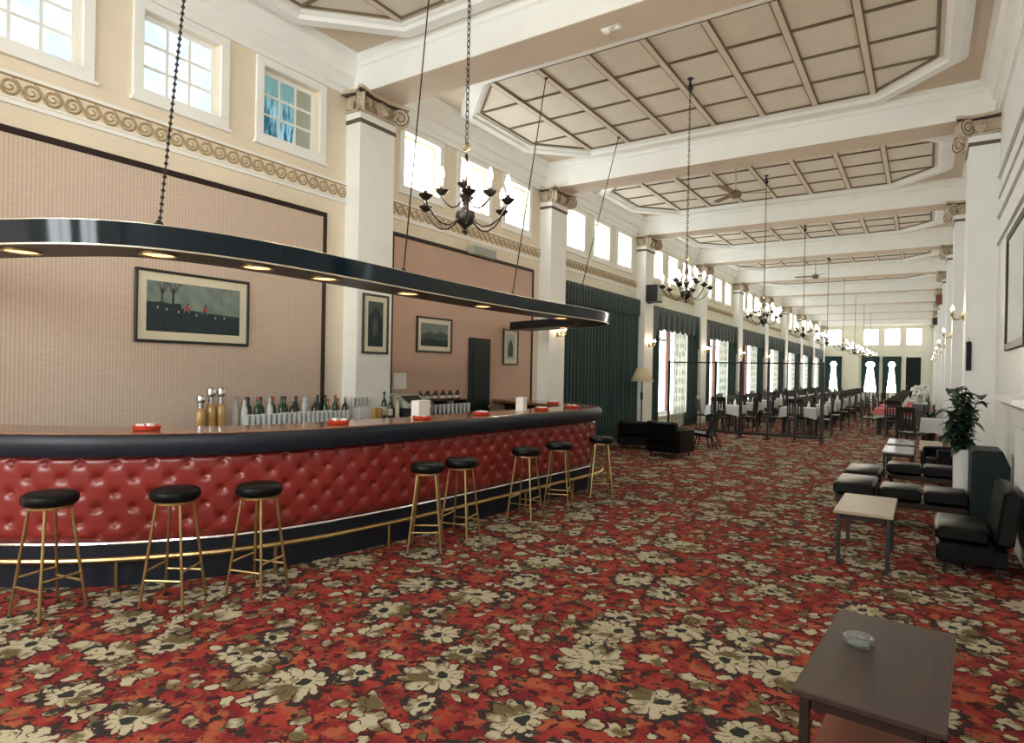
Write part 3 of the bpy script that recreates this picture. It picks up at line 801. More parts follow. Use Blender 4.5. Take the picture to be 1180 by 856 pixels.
for i, y in enumerate((5.86, 5.95)):
    e = tag(empty('beer_mug', (-6.06, y, CZ), .4), 'amber mug %s of the green bottle by the white column' % ('farther left', 'just left')[i], 'mug')
    MB().lathe([(.038,0),(.042,.15),(.036,.15),(.034,.012),(0,.012)], (0,0,0), 14).build('mug_body', M['amber'], e, smooth=True)
    MB().tube([(.04,0,.03),(.075,0,.05),(.075,0,.11),(.041,0,.13)], .008, 6).build('handle', M['amber'], e, smooth=True)
# cash register
e = tag(empty('cash_register', (-6.14, 6.62, CZ)), 'grey sloping cash register with dark drawer right of the white column', 'cash register')
MB().box(-.2, .2, -.26, .26, 0, .13, bev=.01).build('drawer', M['iron'], e)
MB().prism([(-.19,.132),(.19,.132),(.19,.17),(-.02,.30),(-.19,.32)], 1, -.24, .24).build('housing', M['palegreen'], e)
mb = MB()
Kt = Matrix.Translation((.085,0,.238)) @ Matrix.Rotation(atan2(.13,.21), 4, 'Y')
for i in range(4):
    for j in range(6): mb.box(-.09+i*.045, -.06+i*.045, -.18+j*.06, -.14+j*.06, 0, .012, Kt)
mb.build('keys', M['iron'], e)
# bottle rack right of the register
e = tag(empty('bottle_shelf', (-6.24, 7.45, CZ)), 'low tiered shelf behind the bar, left of the green door', 'shelf')
MB().box(-.16, .10, -.52, .52, .19, .205).build('shelf_board', M['darkwood'], e)
for y in (-.52, 0, .50): MB().box(-.16, .10, y, y+.02, 0, .19).build('upright', M['darkwood'], e)
pb = bottle(.15,.034,.014,M['bottledark'],M['redcap'],True,1)
for i in range(11):
    lb = 'small dark bottle with red cap, %s from the left on the tiered shelf' % ORD[i]; loc = (-6.27+.04*(i % 2), 7.0+i*.09, CZ+.205)
    if i == 0: pb.location = loc; tag(pb, lb, 'bottle', 'small bottles on the tiered shelf')
    else: dup(pb, loc, 0, lb)
for i in range(10):
    c = g0.copy(); COL.objects.link(c); c.location = (-6.06, 7.0+i*.10, CZ); c['group'] = 'tumblers below the tiered shelf'
    c['label'] = 'clear tumbler, %s from the left in front of the tiered shelf' % ORD[i]

# framed prints
def frame(name, x, yc, zc_, w, h, mw, scene, label):
    e = tag(empty(name, (x, yc, zc_)), label, 'picture', 'framed prints behind the bar'); f = .028
    fr = MB()
    for a, b, c, d in ((-w/2, w/2, h/2-f, h/2), (-w/2, w/2, -h/2, -h/2+f), (-w/2, -w/2+f, -h/2+f, h/2-f), (w/2-f, w/2, -h/2+f, h/2-f)): fr.box(.004, .034, a, b, c, d, bev=.005)
    fr.build('frame', M['framewood'], e)
    MB().box(.004, .016, -w/2+f, w/2-f, -h/2+f, h/2-f).build('mount', M['mount'], e)
    pw, ph = w/2-f-mw, h/2-f-mw
    mb = MB(); mats = scene(mb, pw, ph); mb.build('print', mats, e)
def flat(name, c, v=.15, s=14): return mat(name, c, .8, vary=v, vscale=s)
SKY, LAND, TREE, REDC, WHT, HORSE, HILL = flat('print_sky', (.22,.28,.25), .35, 9), flat('print_land', (.02,.04,.045), .3, 25), flat('print_tree', (.04,.055,.045)), flat('print_red', (.45,.03,.03)), flat('print_white', (.5,.5,.44)), flat('print_horse', (.16,.17,.15)), flat('print_hill', (.08,.11,.09), .3)
def hunt(mb, w, h):
    def poly(i, pts, d): mb.cur = i; mb.prism([(y*w, z*h) for y, z in pts], 0, .0165, .0165+d)
    poly(0, [(-1,-1),(1,-1),(1,1),(-1,1)], .001)
    poly(5, [(-1,-.2),(-.4,0),(.3,-.12),(1,-.18),(1,-.5),(-1,-.5)], .0013)
    poly(1, [(-1,-1),(1,-1),(1,-.22),(.75,-.2),(.5,-.16),(.3,-.14),(0,-.10),(-.3,-.04),(-.33,.18),(-.55,.14),(-.7,.2),(-.85,.16),(-1,.16)], .0016)
    for x, tw in ((-.70,.02),(-.48,.028)):
        poly(2, [(x-tw,.1),(x+tw,.1),(x+tw*.6,.75),(x-tw*.6,.75)], .0019)
        for a in (-.12,-.06,.05,.11,.16): poly(2, [(x,.5),(x+.012,.5),(x+a+.008,.98),(x+a-.008,.98)], .0019)
    for x, z in ((-.20,.02),(.18,.02)):
        poly(6, [(x-.06,z-.24),(x-.045,z-.24),(x-.035,z-.12),(x+.04,z-.12),(x+.05,z-.24),(x+.065,z-.24),(x+.065,z-.08),(x+.095,z+.06),(x+.07,z+.07),(x+.04,z-.03),(x-.06,z-.04)], .0020)
        poly(3, [(x-.03,z-.10),(x+.05,z-.10),(x+.04,z+.06),(x+.01,z+.12),(x-.02,z+.04)], .0022)
        poly(1, [(x+.01,z+.11),(x+.045,z+.11),(x+.05,z+.2),(x+.02,z+.2)], .0022)
    for x, z in ((-.62,-.05),(-.38,-.12),(.42,-.26),(.62,-.24),(.0,-.2),(-.8,0)): poly(4, [(x,z),(x+.03,z),(x+.025,z-.09),(x+.004,z-.09)], .0021)
    return [SKY, LAND, TREE, REDC, WHT, HILL, HORSE]
def landscape(mb, w, h):
    def poly(i, pts, d): mb.cur = i; mb.prism([(y*w, z*h) for y, z in pts], 0, .0165, .0165+d)
    poly(0, [(-1,-1),(1,-1),(1,1),(-1,1)], .001)
    poly(5, [(-1,-.1),(-.4,.3),(.1,.1),(.5,.35),(1,.05),(1,-1),(-1,-1)], .0014)
    poly(1, [(-1,-.5),(-.2,-.35),(.4,-.5),(1,-.4),(1,-1),(-1,-1)], .0018)
    return [SKY, LAND, TREE, REDC, WHT, HILL]
def tall(mb, w, h):
    def poly(i, pts, d): mb.cur = i; mb.prism([(y*w, z*h) for y, z in pts], 0, .0165, .0165+d)
    poly(5, [(-1,-1),(1,-1),(1,1),(-1,1)], .001)
    poly(1, [(-1,-1),(1,-1),(1,.2),(.4,.6),(0,.8),(-.5,.5),(-1,.3)], .0014)
    poly(5, [(-.3,-.6),(.2,-.4),(.3,.1),(-.1,.3),(-.4,-.1)], .0018)
    return [SKY, LAND, TREE, REDC, WHT, HILL]
def pale(mb, w, h):
    def poly(i, pts, d): mb.cur = i; mb.prism([(y*w, z*h) for y, z in pts], 0, .0165, .0165+d)
    poly(4, [(-1,-1),(1,-1),(1,1),(-1,1)], .001)
    poly(5, [(-.6,-.8),(.5,-.8),(.6,0),(.2,.6),(-.3,.5),(-.6,.1)], .0014)
    return [SKY, LAND, TREE, REDC, WHT, HILL]
frame('framed_print', XL+.02, 3.63, 2.265, 1.23, .73, .085, hunt, 'wide framed hunting print with two red-coated riders on the near panel')
frame('framed_print', -6.197, 5.975, 2.27, .47, .80, .07, tall, 'tall framed dark print hanging on the front of the white column')
frame('framed_print', XL+.02, 7.475, 2.21, .84, .55, .07, landscape, 'small framed landscape print on the rose panel, left of the green door')
frame('framed_print', XL+.02, 9.63, 2.105, .50, .66, .08, pale, 'narrow framed pale print on the rose panel, right of the green door')
tag(MB().box(XL+.021, XL+.03, 6.60, 6.86, 1.38, 1.61).build('notice', M['paper']), 'blank white paper notice beside the white column, above the register', 'notice')
e = tag(empty('wall_fitting', (XL+.0, 8.63, 3.70)), 'pale green rectangular fitting above the rose wall panel', 'wall fitting')
MB().box(.036, .14, -.35, .35, -.075, .075, bev=.012).build('housing', M['palegreen'], e)
MB().box(.138, .146, -.31, .31, -.05, .05).build('grille', M['greymetal'], e)
# ------------------------------------------------------------------ chandeliers
def make_chandelier(nl, nu):
    e = empty('chandelier'); d = 16
    MB().lathe([(.0,-.135),(.018,-.125),(.024,-.11),(.012,-.09),(.02,-.08),(.055,-.055),(.072,-.01),(.066,.03),(.03,.05),(.018,.075),(.03,.11),(.045,.15),(.03,.19),(.014,.22),(.02,.26),(.034,.29),(.022,.33),(.012,.38),(.012,.44),(.0,.46)], (0,0,0), d).build('body', M['bronze'], e, smooth=True)
    ch = MB(); top = 5.786-2.80
    z = .46; i = 0
    while z < top-.17:
        ch.tube([(cos(a)*.012*(i % 2 == 0), cos(a)*.012*(i % 2 == 1), z+.026+sin(a)*.026) for a in [j*pi/4 for j in range(9)]], .0042, 4); z += .042; i += 1
    ch.tube([(0,0,z-.02), (0,0,top)], .005, 6)
    ch.build('chain', M['bronze'], e)
    MB().lathe([(.008,-.20),(.02,-.18),(.045,-.13),(.02,-.09),(.012,-.02),(.04,-.012),(.045,0)], (0,0,top), 10).build('ceiling_cup', M['iron'], e, smooth=True)
    MB().tube([(.03*cos(a), 0, .50+.03*sin(a)) for a in [j*pi/6 for j in range(13)]], .006, 6).build('ring', M['brass'], e)
    for tier, n, r, zc_, ph in ((0, nl, .33, .09, .2), (1, nu, .175, .18, .6)):
        for k in range(n):
            a = ph+2*pi*k/n; c, s = cos(a), sin(a)
            prof = [(.05,-.01),(.09,-.055),(.14,-.085),(.20,-.08),(.26,-.04),(.31,.02),(.33,.06)] if tier == 0 else [(.02,.12),(.06,.07),(.10,.06),(.14,.09),(.17,.13),(.175,.155)]
            arm = MB().tube([(c*q, s*q, z_) for q, z_ in prof], .0065, 6).build('arm', M['bronze'], e, smooth=True)
            P = (c*r, s*r, zc_)
            MB().lathe([(.008,-.035),(.02,-.03),(.046,-.005),(.05,.004),(.02,.0),(.017,.012),(.018,.03)], P, 12).build('drip_pan', M['bronze'], arm, smooth=True)
            MB().lathe([(.010,.028),(.010,.088)], P, 8).build('candle', M['paper'], arm, smooth=True)
            MB().lathe([(.008,.088),(.018,.105),(.020,.122),(.012,.150),(.002,.172)], P, 8).build('bulb', M['bulb'], arm, smooth=True)
    return e
ch0 = make_chandelier(6, 4)
for k in range(0, 9):
    lb = ('dark bronze chandelier nearest the camera, hanging beside the bar canopy', 'bronze chandelier second from the camera, before the speaker column')[k] if k < 2 else 'bronze chandelier hanging over the dining end, %s down the hall from the bar' % ORD[k]
    loc = (-2.79, COLY[k]+2.90, 2.80)
    if k == 0: ch0.location = loc; tag(ch0, lb, 'chandelier', 'chandeliers down the middle of the hall')
    else: dup(ch0, loc, k*.37, lb)
# wall sconces
def make_sconce():
    e = empty('wall_sconce')
    MB().loft([[(x, r*cos(2*pi*j/16)*.7, r*sin(2*pi*j/16)*1.4) for j in range(16)] for x, r in ((.001,.05),(.012,.05),(.03,.02))], caps=True).build('backplate', M['brass'], e, smooth=True)
    for s in (-1, 1):
        arm = MB().tube([(.02,0,-.01),(.07,s*.03,-.05),(.12,s*.07,-.04),(.14,s*.09,.01)], .008, 6).build('arm', M['brass'], e, smooth=True)
        P = (.14, s*.09, .02)
        MB().lathe([(.01,-.01),(.032,.004),(.012,.008),(.012,.06)], P, 10).build('candle_holder', M['brass'], arm, smooth=True)
        MB().lathe([(.006,.06),(.016,.08),(.017,.095),(.002,.13)], P, 8).build('bulb', M['bulbsmall'], arm, smooth=True)
    return e
sc0 = make_sconce(); i = 0
for k in range(2, 10):
    lb = 'brass two-candle sconce on the %s white column along the window side' % ORD[k-1]
    if k == 2: lb = 'brass two-candle sconce on the column under the tail of the light canopy'; sc0.location = (-6.198, COLY[k]+CW/2, 2.42); tag(sc0, lb, 'wall sconce', 'sconces on the columns')
    else: dup(sc0, (-6.198, COLY[k]+CW/2, 2.42), 0, lb)
for k in range(2, 9): dup(sc0, (.455, COLY[k]+CW/2, 2.58), pi, 'brass two-candle sconce on the %s white pilaster along the right wall' % ORD[k-2])
# ceiling fans
def make_fan():
    e = empty('ceiling_fan')
    MB().tube([(0,0,.05),(0,0,.79)], .014, 8).lathe([(.015,-.08),(.06,-.02),(.065,0)], (0,0,.792), 12).build('rod', M['palegreen'], e, smooth=True)
    MB().lathe([(.02,-.1),(.08,-.085),(.11,-.04),(.10,.02),(.04,.06)], (0,0,0), 16).build('motor', M['brownfan'], e, smooth=True)
    for i in range(3):
        Mx = Matrix.Rotation(i*2*pi/3, 4, 'Z') @ Matrix.Rotation(.2, 4, 'X')
        MB().box(.10, .62, -.055, .055, -.012, -.004, Mx, bev=.003).build('blade', M['brownfan'], e)
    return e
f0 = make_fan(); f0.location = (-2.95, 11.9, 5.0); f0.rotation_euler.z = .35
f0.location = (-2.92, 11.72, 4.98); tag(f0, 'brown three-bladed ceiling fan below the second coffered panel', 'ceiling fan', 'ceiling fans')
f0.location = (-2.95, 11.75, 5.0)
dup(f0, (-3.1, 22.9, 5.0), 1.1, 'brown three-bladed ceiling fan farther down the hall, over the dining tables')
e = tag(empty('smoke_detector', (-2.82, 6.02, 5.306)), 'white round detector on the soffit of the nearest ceiling beam', 'smoke detector')
MB().lathe([(.0,-.045),(.03,-.04),(.05,-.02),(.055,0)], (-.05,0,0), 14).build('sensor_dome', M['paper'], e, smooth=True)
MB().lathe([(.0,-.035),(.02,-.03),(.035,0)], (.07,.0,0), 12).build('lamp_dome', M['paper'], e, smooth=True)
MB().box(-.11, .11, -.05, .05, -.006, 0).build('base', M['white'], e)
# loudspeaker on the column
e = tag(empty('loudspeaker', (-6.05, 15.9, 3.55)), 'dark boxy loudspeaker high on the white column beyond the green curtain', 'loudspeaker')
MB().box(-.145, .16, -.21, .21, 0, .45, bev=.012).build('cabinet', M['iron'], e)
MB().box(.16, .17, -.18, .18, .03, .42, bev=.004).build('grille', M['greymetal'], e)
MB().box(-.148, -.10, -.1, .1, -.03, 0).build('bracket', M['iron'], e)
for k, lb in ((5, 'small red-brown loudspeaker high on a far right pilaster'), (7, 'small loudspeaker on the right pilaster beyond the red-brown one')):
    e = tag(empty('small_loudspeaker', (.455, COLY[k]+.3, 4.2)), lb, 'loudspeaker')
    MB().box(-.18, -.003, -.12, .12, 0, .34, bev=.01).build('cabinet', M['redwood'] if k == 5 else M['iron'], e)
    MB().box(-.186, -.178, -.10, .10, .03, .31).build('grille', M['iron'], e)
e = tag(empty('wall_plaque', (.50, 10.655, 1.80)), 'narrow dark upright plaque on the nearest right-hand white pilaster', 'plaque')
MB().box(-.03, .03, -.03, -.001, 0, .40, bev=.008).build('board', M['greendk'], e)
MB().tube([(0,-.02,.40),(0,-.004,.46)], .004, 5).build('hook', M['brass'], e)

# ------------------------------------------------------------------ curtains
def folds(mb, x, y0, y1, z0, z1, amp, n, gather=0.0, sway=0.0, seed=0, rows=10):
    rnd = random.Random(seed); ph = [rnd.uniform(-.5, .5) for _ in range(n*6+1)]
    R_ = []
    for j in range(rows+1):
        t = j/rows; z = z0+(z1-z0)*t; row = []
        for i in range(n*6+1):
            u = i/(n*6); a = 2*pi*n*u + ph[i]*.5
            yy = y0+(y1-y0)*u + gather*(1-t)*(u-.5) + sway*sin(t*pi)
            row.append((x+amp*sin(a)*(.55+.45*(1-t)), yy, z))
        R_.append(row)
    mb.grid(R_); return mb
def solid(o, t=.008):
    m = o.modifiers.new('thickness', 'SOLIDIFY'); m.thickness = t; return o
a, b = bay(2)
e = tag(empty('stage_curtain', (XL, 13.475, 0)), 'full-width dark green drawn curtain between two white columns, beyond the bar', 'curtain')
o = folds(MB(), .09, -2.14, 2.16, .02, 3.50, .030, 26, seed=3).build('drape', M['green'], e, smooth=True); solid(o)
o = folds(MB(), .13, -2.16, 2.17, 3.16, 3.60, .012, 30, seed=4, rows=3).build('heading', M['green'], e, smooth=True); solid(o)
MB().tube([(.06,-2.17,3.585),(.06,2.17,3.585)], .014, 8).build('rail', M['iron'], e)
def make_curtain():
    e = empty('window_curtain'); h = 2.185
    n = 54; top, bot = [], []
    mb = MB(); fr, bk = [], []
    for i in range(n+1):
        y = -h+.05+(2*h-.10)*i/n; u = i/n
        zb = 2.95 - .09*abs(sin(u*pi*9)) - (.5*max(0, (abs(u-.5)-.40)/.10)**1.0 if abs(u-.5) > .40 else 0)
        x = .22+.008*sin(i*1.9)
        top.append((x, y, 3.53)); bot.append((x, y, zb))
    mb.grid([bot, top]); solid(mb.build('valance', M['green'], e, smooth=True), .02)
    for s, q in ((1, 1), (-1, 2)):
        y0, y1 = (1.08, 2.15) if s > 0 else (-2.15, -1.45)
        solid(folds(MB(), .17, min(y0, y1), max(y0, y1), .02, 3.45, .035, 6, seed=q).build('drape', M['green'], e, smooth=True))
        y0, y1 = (.15, 1.25) if s > 0 else (-1.6, -1.2)
        folds(MB(), .055, min(y0, y1), max(y0, y1), .10, 3.42, .014, 8, seed=q+5).build('net', M['lace'], e, smooth=True)
    MB().tube([(.10,-2.1,3.47),(.10,2.1,3.47)], .012, 6).build('rail', M['iron'], e)
    return e
c0 = make_curtain()
for k in LOWB:
    lb = 'dark green scalloped curtain with net, at the %s tall window beyond the bar' % ORD[k-3]
    loc = (XL, COLY[k]+CW+2.185, 0)
    if k == 3: c0.location = loc; tag(c0, lb, 'curtain', 'window curtains along the dining end')
    else: dup(c0, loc, 0, lb)
def farcurtain(x0, x1, gap, lb, shut=False):
    e = tag(empty('far_curtain', ((x0+x1)/2, Y1-.08, 0)), lb, 'curtain', 'curtains on the far wall'); w = (x1-x0)/2+.08
    MB().box(-w, w, -.03, .03, 2.72, 3.10).build('pelmet', M['green'], e)
    for s in (-1, 1):
        L = []
        for j in range(13):
            t = j/12; z = .05+2.7*t
            g = gap*(1.0-.72*t) if t < .88 else gap*(.28 + .5*sin((t-.88)/.12*pi))
            L.append([(s*g, -.02, z), (s*w*.98, -.02, z), (s*w*.98, .02, z), (s*g, .02, z)])
        MB().loft(L, caps=True).build('drape', M['green'], e)
farcurtain(-6.10,-5.15,.34,'dark green tied-back curtain at the far wall, left of the white pilaster')
farcurtain(-3.75,-2.78,.46,'dark green tied-back curtain at the far wall, first right of the white pilaster')
farcurtain(-2.44,-1.46,.34,'dark green tied-back curtain at the far wall, beside the closed green door')

# ------------------------------------------------------------------ iron room divider
e = tag(empty('room_divider', (-4.0, 17.1, 0)), 'open black iron room divider standing before the dining tables', 'room divider')
px = [-6.01+4.0, -4.73+4.0, -4.05+4.0, -3.38+4.0, -2.72+4.0, -2.11+4.0]; pyy = [0, .06, 0, .06, .0, .04]
for i in range(5):
    MB().tube([(px[i], pyy[i], 1.98), (px[i+1], pyy[i+1], 1.98)], .02, 6).build('top_rail', M['iron'], e)
    MB().tube([(px[i], pyy[i], .13), (px[i+1], pyy[i+1], .13)], .034, 6).build('bottom_rail', M['iron'], e)
for i in range(6):
    th = .040 if i in (2, 5) else .026
    MB().box(px[i]-th, px[i]+th, pyy[i]-.02, pyy[i]+.02, .02, 2.02).build('post', M['iron'], e)
    MB().box(px[i]-.035, px[i]+.035, pyy[i]-.24, pyy[i]+.24, 0, .035, bev=.01).build('foot', M['iron'], e)

# ------------------------------------------------------------------ lounge furniture
def armchair(loc, rz, lb, w=.66, d=.68, seat=.40, back=.74, cat='armchair', arms=True):
    # faces +Y locally
    e = tag(empty('armchair', loc, rz), lb, cat, 'black armchairs')
    MB().box(-w/2, w/2, -d/2, d/2, .10, seat-.10, bev=.02).build('base', M['black'], e, smooth=True)
    MB().box(-w/2+.07, w/2-.07, -d/2+.12, d/2+.01, seat-.10, seat+.03, bev=.035).build('seat_cushion', M['black'], e, smooth=True)
    Mb = Matrix.Translation((0, -d/2+.06, 0)) @ Matrix.Rotation(.12, 4, 'X')
    MB().box(-w/2, w/2, -.06, .07, seat-.08, back, Mb, bev=.03).build('backrest', M['black'], e, smooth=True)
    if arms:
        for s in (-1, 1): MB().box(s*w/2-.04, s*w/2+.04, -d/2+.03, d/2, .10, seat+.17, bev=.025).build('armrest', M['black'], e, smooth=True)
    for sx in (-1, 1):
        for sy in (-1, 1): MB().tube([(sx*(w/2-.05), sy*(d/2-.06), 0), (sx*(w/2-.06), sy*(d/2-.07), .11)], [.016,.022], 8).build('leg', M['darkwood'], e)
    return e
armchair((-4.28, 12.30, 0), -.15, 'black boxy armchair seen from behind, right of the green curtain', back=.72)
armchair((-5.35, 13.1, 0), .3, 'low black armchair before the green curtain, beside the floor lamp', back=.62)
armchair((.36, 7.02, 0), pi/2, 'black leather armchair against the right wall beside the pale-topped table', w=.86, d=.50, seat=.36, back=.76, arms=False)
armchair((.30, 12.1, 0), pi*.62, 'small black armchair behind the far bench near the potted plant', w=.5, d=.45, back=.66)
# reclining lounge chair
e = tag(empty('lounge_chair', (-4.18, 14.3, 0), .12), 'low black lounge chair with sloping back in front of the room divider', 'lounge chair')
MB().prism([(-.36,.30),(.16,.24),(.17,.31),(-.36,.37)], 1, -.27, .27).build('seat', M['black'], e)
MB().prism([(.12,.27),(.40,.86),(.34,.90),(.07,.32)], 1, -.27, .27).build('backrest', M['black'], e)
for s in (-1, 1): MB().prism([(.075,.345),(.325,.875),(.318,.88),(.068,.35)], 1, s*.10-.06, s*.10+.06).build('back_sheen', M['bluesheen'], e)  # light reflected off the backrest, put in as pale blue strips
for sx, fx in ((-.28,-.36), (-.12,-.18), (.10,.16), (.2,.34)):
    for s in (-1, 1): MB().tube([(sx, s*.22, .27), (fx, s*.25, 0)], .018, 6).build('leg', M['darkwood'], e)
# floor lamp
e = tag(empty('floor_lamp', (-5.88, 14.75, 0)), 'tall black floor lamp with wide cream shade before a white column', 'floor lamp')
MB().lathe([(.17,0),(.17,.015),(.05,.04),(.02,.06)], (0,0,0), 20).build('base', M['iron'], e, smooth=True)
MB().lathe([(.016,.05),(.016,.98),(.034,1.02),(.034,1.16),(.016,1.2),(.012,1.5)], (0,0,0), 10).build('pole', M['iron'], e, smooth=True)
mb = MB(); mb.loft([[(r*cos(2*pi*j/24), r*sin(2*pi*j/24), z) for j in range(24)] for r, z in ((.29,1.46),(.14,1.78))])
solid(mb.build('lamp_shade', M['shade'], e, smooth=True), .006)
def table(name, loc, rz, w, l, z, mt, lb, group=None, shelf=False, leg=.018, legm=None, apron=.05):
    e = tag(empty(name, loc, rz), lb, 'table', group)
    MB().box(-w/2, w/2, -l/2, l/2, z-.028, z, bev=.005).build('table_top', mt, e)
    a = MB(); i = .045
    for x in (-w/2+i, w/2-i-.02): a.box(x, x+.02, -l/2+i, l/2-i, z-.028-apron, z-.028)
    for y in (-l/2+i, l/2-i-.02): a.box(-w/2+i, w/2-i, y, y+.02, z-.028-apron, z-.028)
    a.build('apron', M['darkwood'], e)
    for sx in (-1, 1):
        for sy in (-1, 1):
            x, y = sx*(w/2-.04), sy*(l/2-.05)
            MB().box(x-leg, x+leg, y-leg, y+leg, 0, z-.028, bev=.004).build('leg', legm or M['darkwood'], e)
    if shelf: MB().box(-w/2+.045, w/2-.045, -l/2+.06, l/2-.06, .20, .222, bev=.004).build('lower_shelf', M['redwood'], e)
    return e
table('coffee_table', (-.13, 3.085, 0), -.06, .49, 1.02, .5, M['walnut'], 'dark walnut coffee table in the right foreground holding a glass ashtray', shelf=True)
e = tag(empty('glass_ashtray', (-.225, 3.19, .5)), 'round clear glass ashtray on the dark walnut coffee table', 'ashtray')
MB().lathe([(.055,0),(.060,.006),(.062,.034),(.056,.038),(.048,.032),(.044,.010),(.0,.009)], (0,0,0), 28).build('bowl', M['crystal'], e, smooth=True)
table('coffee_table', (-.43, 6.72, 0), .0, .46, .98, .5, M['ltwood'], 'pale-topped coffee table with dark legs, farther back on the right', leg=.017, legm=M['iron'])
table('coffee_table', (-.35, 12.60, 0), 0, .45, 1.15, .45, M['greytop'], 'shiny grey-topped low table behind the far black bench', 'far shiny tables')
table('coffee_table', (-.35, 14.15, 0), 0, .45, 1.1, .45, M['greytop'], 'shiny grey-topped low table farthest from the camera, before the dining chairs', 'far shiny tables')
table('coffee_table', (.12, 13.75, 0), 0, .36, 1.9, .45, M['ltwood'], 'long pale-topped low table beside the shiny grey tables, behind the plant', 'far shiny tables')
def ottoman(loc, w, l, lb, name='ottoman', cat='stool', n=1, gap=.012):
    e = tag(empty(name, loc), lb, cat, 'black leather seats on the right')
    for i in range(n):
        if w > l:
            ww = w/n; x = -w/2+ww*i; MB().box(x+gap, x+ww-gap, -l/2, l/2, .32, .45, bev=.022).build('cushion', M['black'], e, smooth=True)
        else: MB().box(-w/2, w/2, -l/2, l/2, .32, .45, bev=.022).build('cushion', M['black'], e, smooth=True)
    MB().box(-w/2+.02, w/2-.02, -l/2+.02, l/2-.02, .24, .30).build('frame', M['darkwood'], e)
    for sx in (-1, 1):
        for sy in (-1, 1):
            x, y = sx*(w/2-.06), sy*(l/2-.06); MB().box(x-.02, x+.02, y-.02, y+.02, 0, .24).build('leg', M['darkwood'], e)
    return e
ottoman((-.665, 8.62, 0), .42, .82, 'black leather seat with thick cushion, nearer of two left of the bench')
ottoman((-.665, 9.75, 0), .42, .86, 'black leather seat with thick cushion, farther of two left of the benches')
ottoman((0.005, 8.42, 0), .84, .52, 'black two-cushion bench, nearer one, left of the dark planter cabinet', 'bench_seat', 'bench', 2)
ottoman((0.0, 10.62, 0), .88, .46, 'black two-cushion bench, farther one, in front of the shiny tables', 'bench_seat', 'bench', 2)
# planter cabinet, potted plant, mantelpiece, mirror
e = tag(empty('planter_cabinet', (.575, 8.0, 0)), 'dark green-black upright cabinet with a slanted top corner by the right wall', 'cabinet')
MB().prism([(-.155,.04),(.165,.04),(.165,.80),(.10,.955),(-.13,.955),(-.155,.93)], 1, 0, .58).build('body', M['greendk'], e)
MB().prism([(-.12,.10),(.13,.10),(.13,.78),(.085,.90),(-.12,.90)], 1, -.006, 0).build('front_panel', M['greendk'], e)
MB().box(-.15, .16, .02, .56, 0, .04).build('plinth', M['iron'], e)
e = tag(empty('potted_plant', (.385, 8.95, 0)), 'leafy dark green plant in a tall slim white pot beside the dark cabinet', 'plant')
MB().lathe([(.075,0),(.085,.02),(.095,.82),(.105,.84),(.105,.87),(.09,.87),(.085,.83)], (0,0,0), 18).build('pot', M['whitecool'], e, smooth=True)
MB().lathe([(.084,.80),(.084,.835),(0,.84)], (0,0,0), 14).build('soil', M['soil'], e)
rnd = random.Random(11); sm, lf = MB(), MB()
def leafmesh(mb, base, d, L, w, droop):
    d = d.normalized(); side = d.cross(Vector((0,0,1)))
    side = side.normalized() if side.length > .05 else Vector((1,0,0)); up = side.cross(d)
    rows = []
    for i in range(6):
        t = i/5; c = base + d*(L*t) + Vector((0,0,-1))*(droop*L*t*t); ww = w*(sin(pi*min(1, t*1.02+.04))**.7)*(1-.35*t)
        rows.append([tuple(c-side*ww+up*ww*.25), tuple(c), tuple(c+side*ww+up*ww*.25)])
    mb.grid(rows)
for s in range(15):
    a = rnd.uniform(0, 2*pi); sp_ = rnd.uniform(.05, .20); H = rnd.uniform(.22, .78)
    pts = [Vector((.02*cos(a), .02*sin(a), .83)), Vector((sp_*.4*cos(a), sp_*.4*sin(a), .83+H*.55)), Vector((sp_*cos(a), sp_*sin(a), .83+H))]
    sm.tube(pts, [.010,.008,.004], 6)
    for j in range(15):
        t = .18+.82*j/14; p = pts[0].lerp(pts[1], min(1, t*2)) if t < .5 else pts[1].lerp(pts[2], t*2-1)
        b_ = rnd.uniform(0, 2*pi); d_ = Vector((cos(b_), sin(b_)*.9, rnd.uniform(-.1, .7)))
        leafmesh(lf, p, d_, rnd.uniform(.11, .18), rnd.uniform(.05, .078), rnd.uniform(.2, .9))
sm.build('stems', M['stem'], e); lf.build('leaves', M['leaf'], e, smooth=True)
e = tag(empty('mantelpiece', (XR, 7.0, 0)), 'white painted mantelpiece with a shelf at the right edge', 'mantelpiece')
MB().box(-.06, -.002, -.85, .75, .21, 1.44).build('surround', M['whitecool'], e)
MB().prism([(-.14,1.44),(-.17,1.47),(-.22,1.49),(-.25,1.50),(-.25,1.54),(-.002,1.54),(-.002,1.44)], 1, -1.0, .90).build('shelf', M['whitecool'], e)
MB().box(-.07, -.06, -.7, .6, .3, 1.25, bev=.006).build('raised_panel', M['whitecool'], e)
e = tag(empty('wall_mirror', (XR, 8.45, 2.02)), 'large framed mirror on the right wall above the mantelpiece', 'mirror')
mb = MB()
for a, b, c, d in ((-.85, .85, 1.27, 1.35), (-.85, .85, 0, .08), (-.85, -.77, .08, 1.27), (.77, .85, .08, 1.27)): mb.box(-.032, -.002, a, b, c, d, bev=.008)
mb.build('frame', M['darkwood'], e)
mm = mat('mirror_silver', (.75,.78,.78), .04, metal=1.0, vary=.02)
MB().box(-.02, -.006, -.77, .77, .08, 1.27).build('mirror_glass', mm, e)

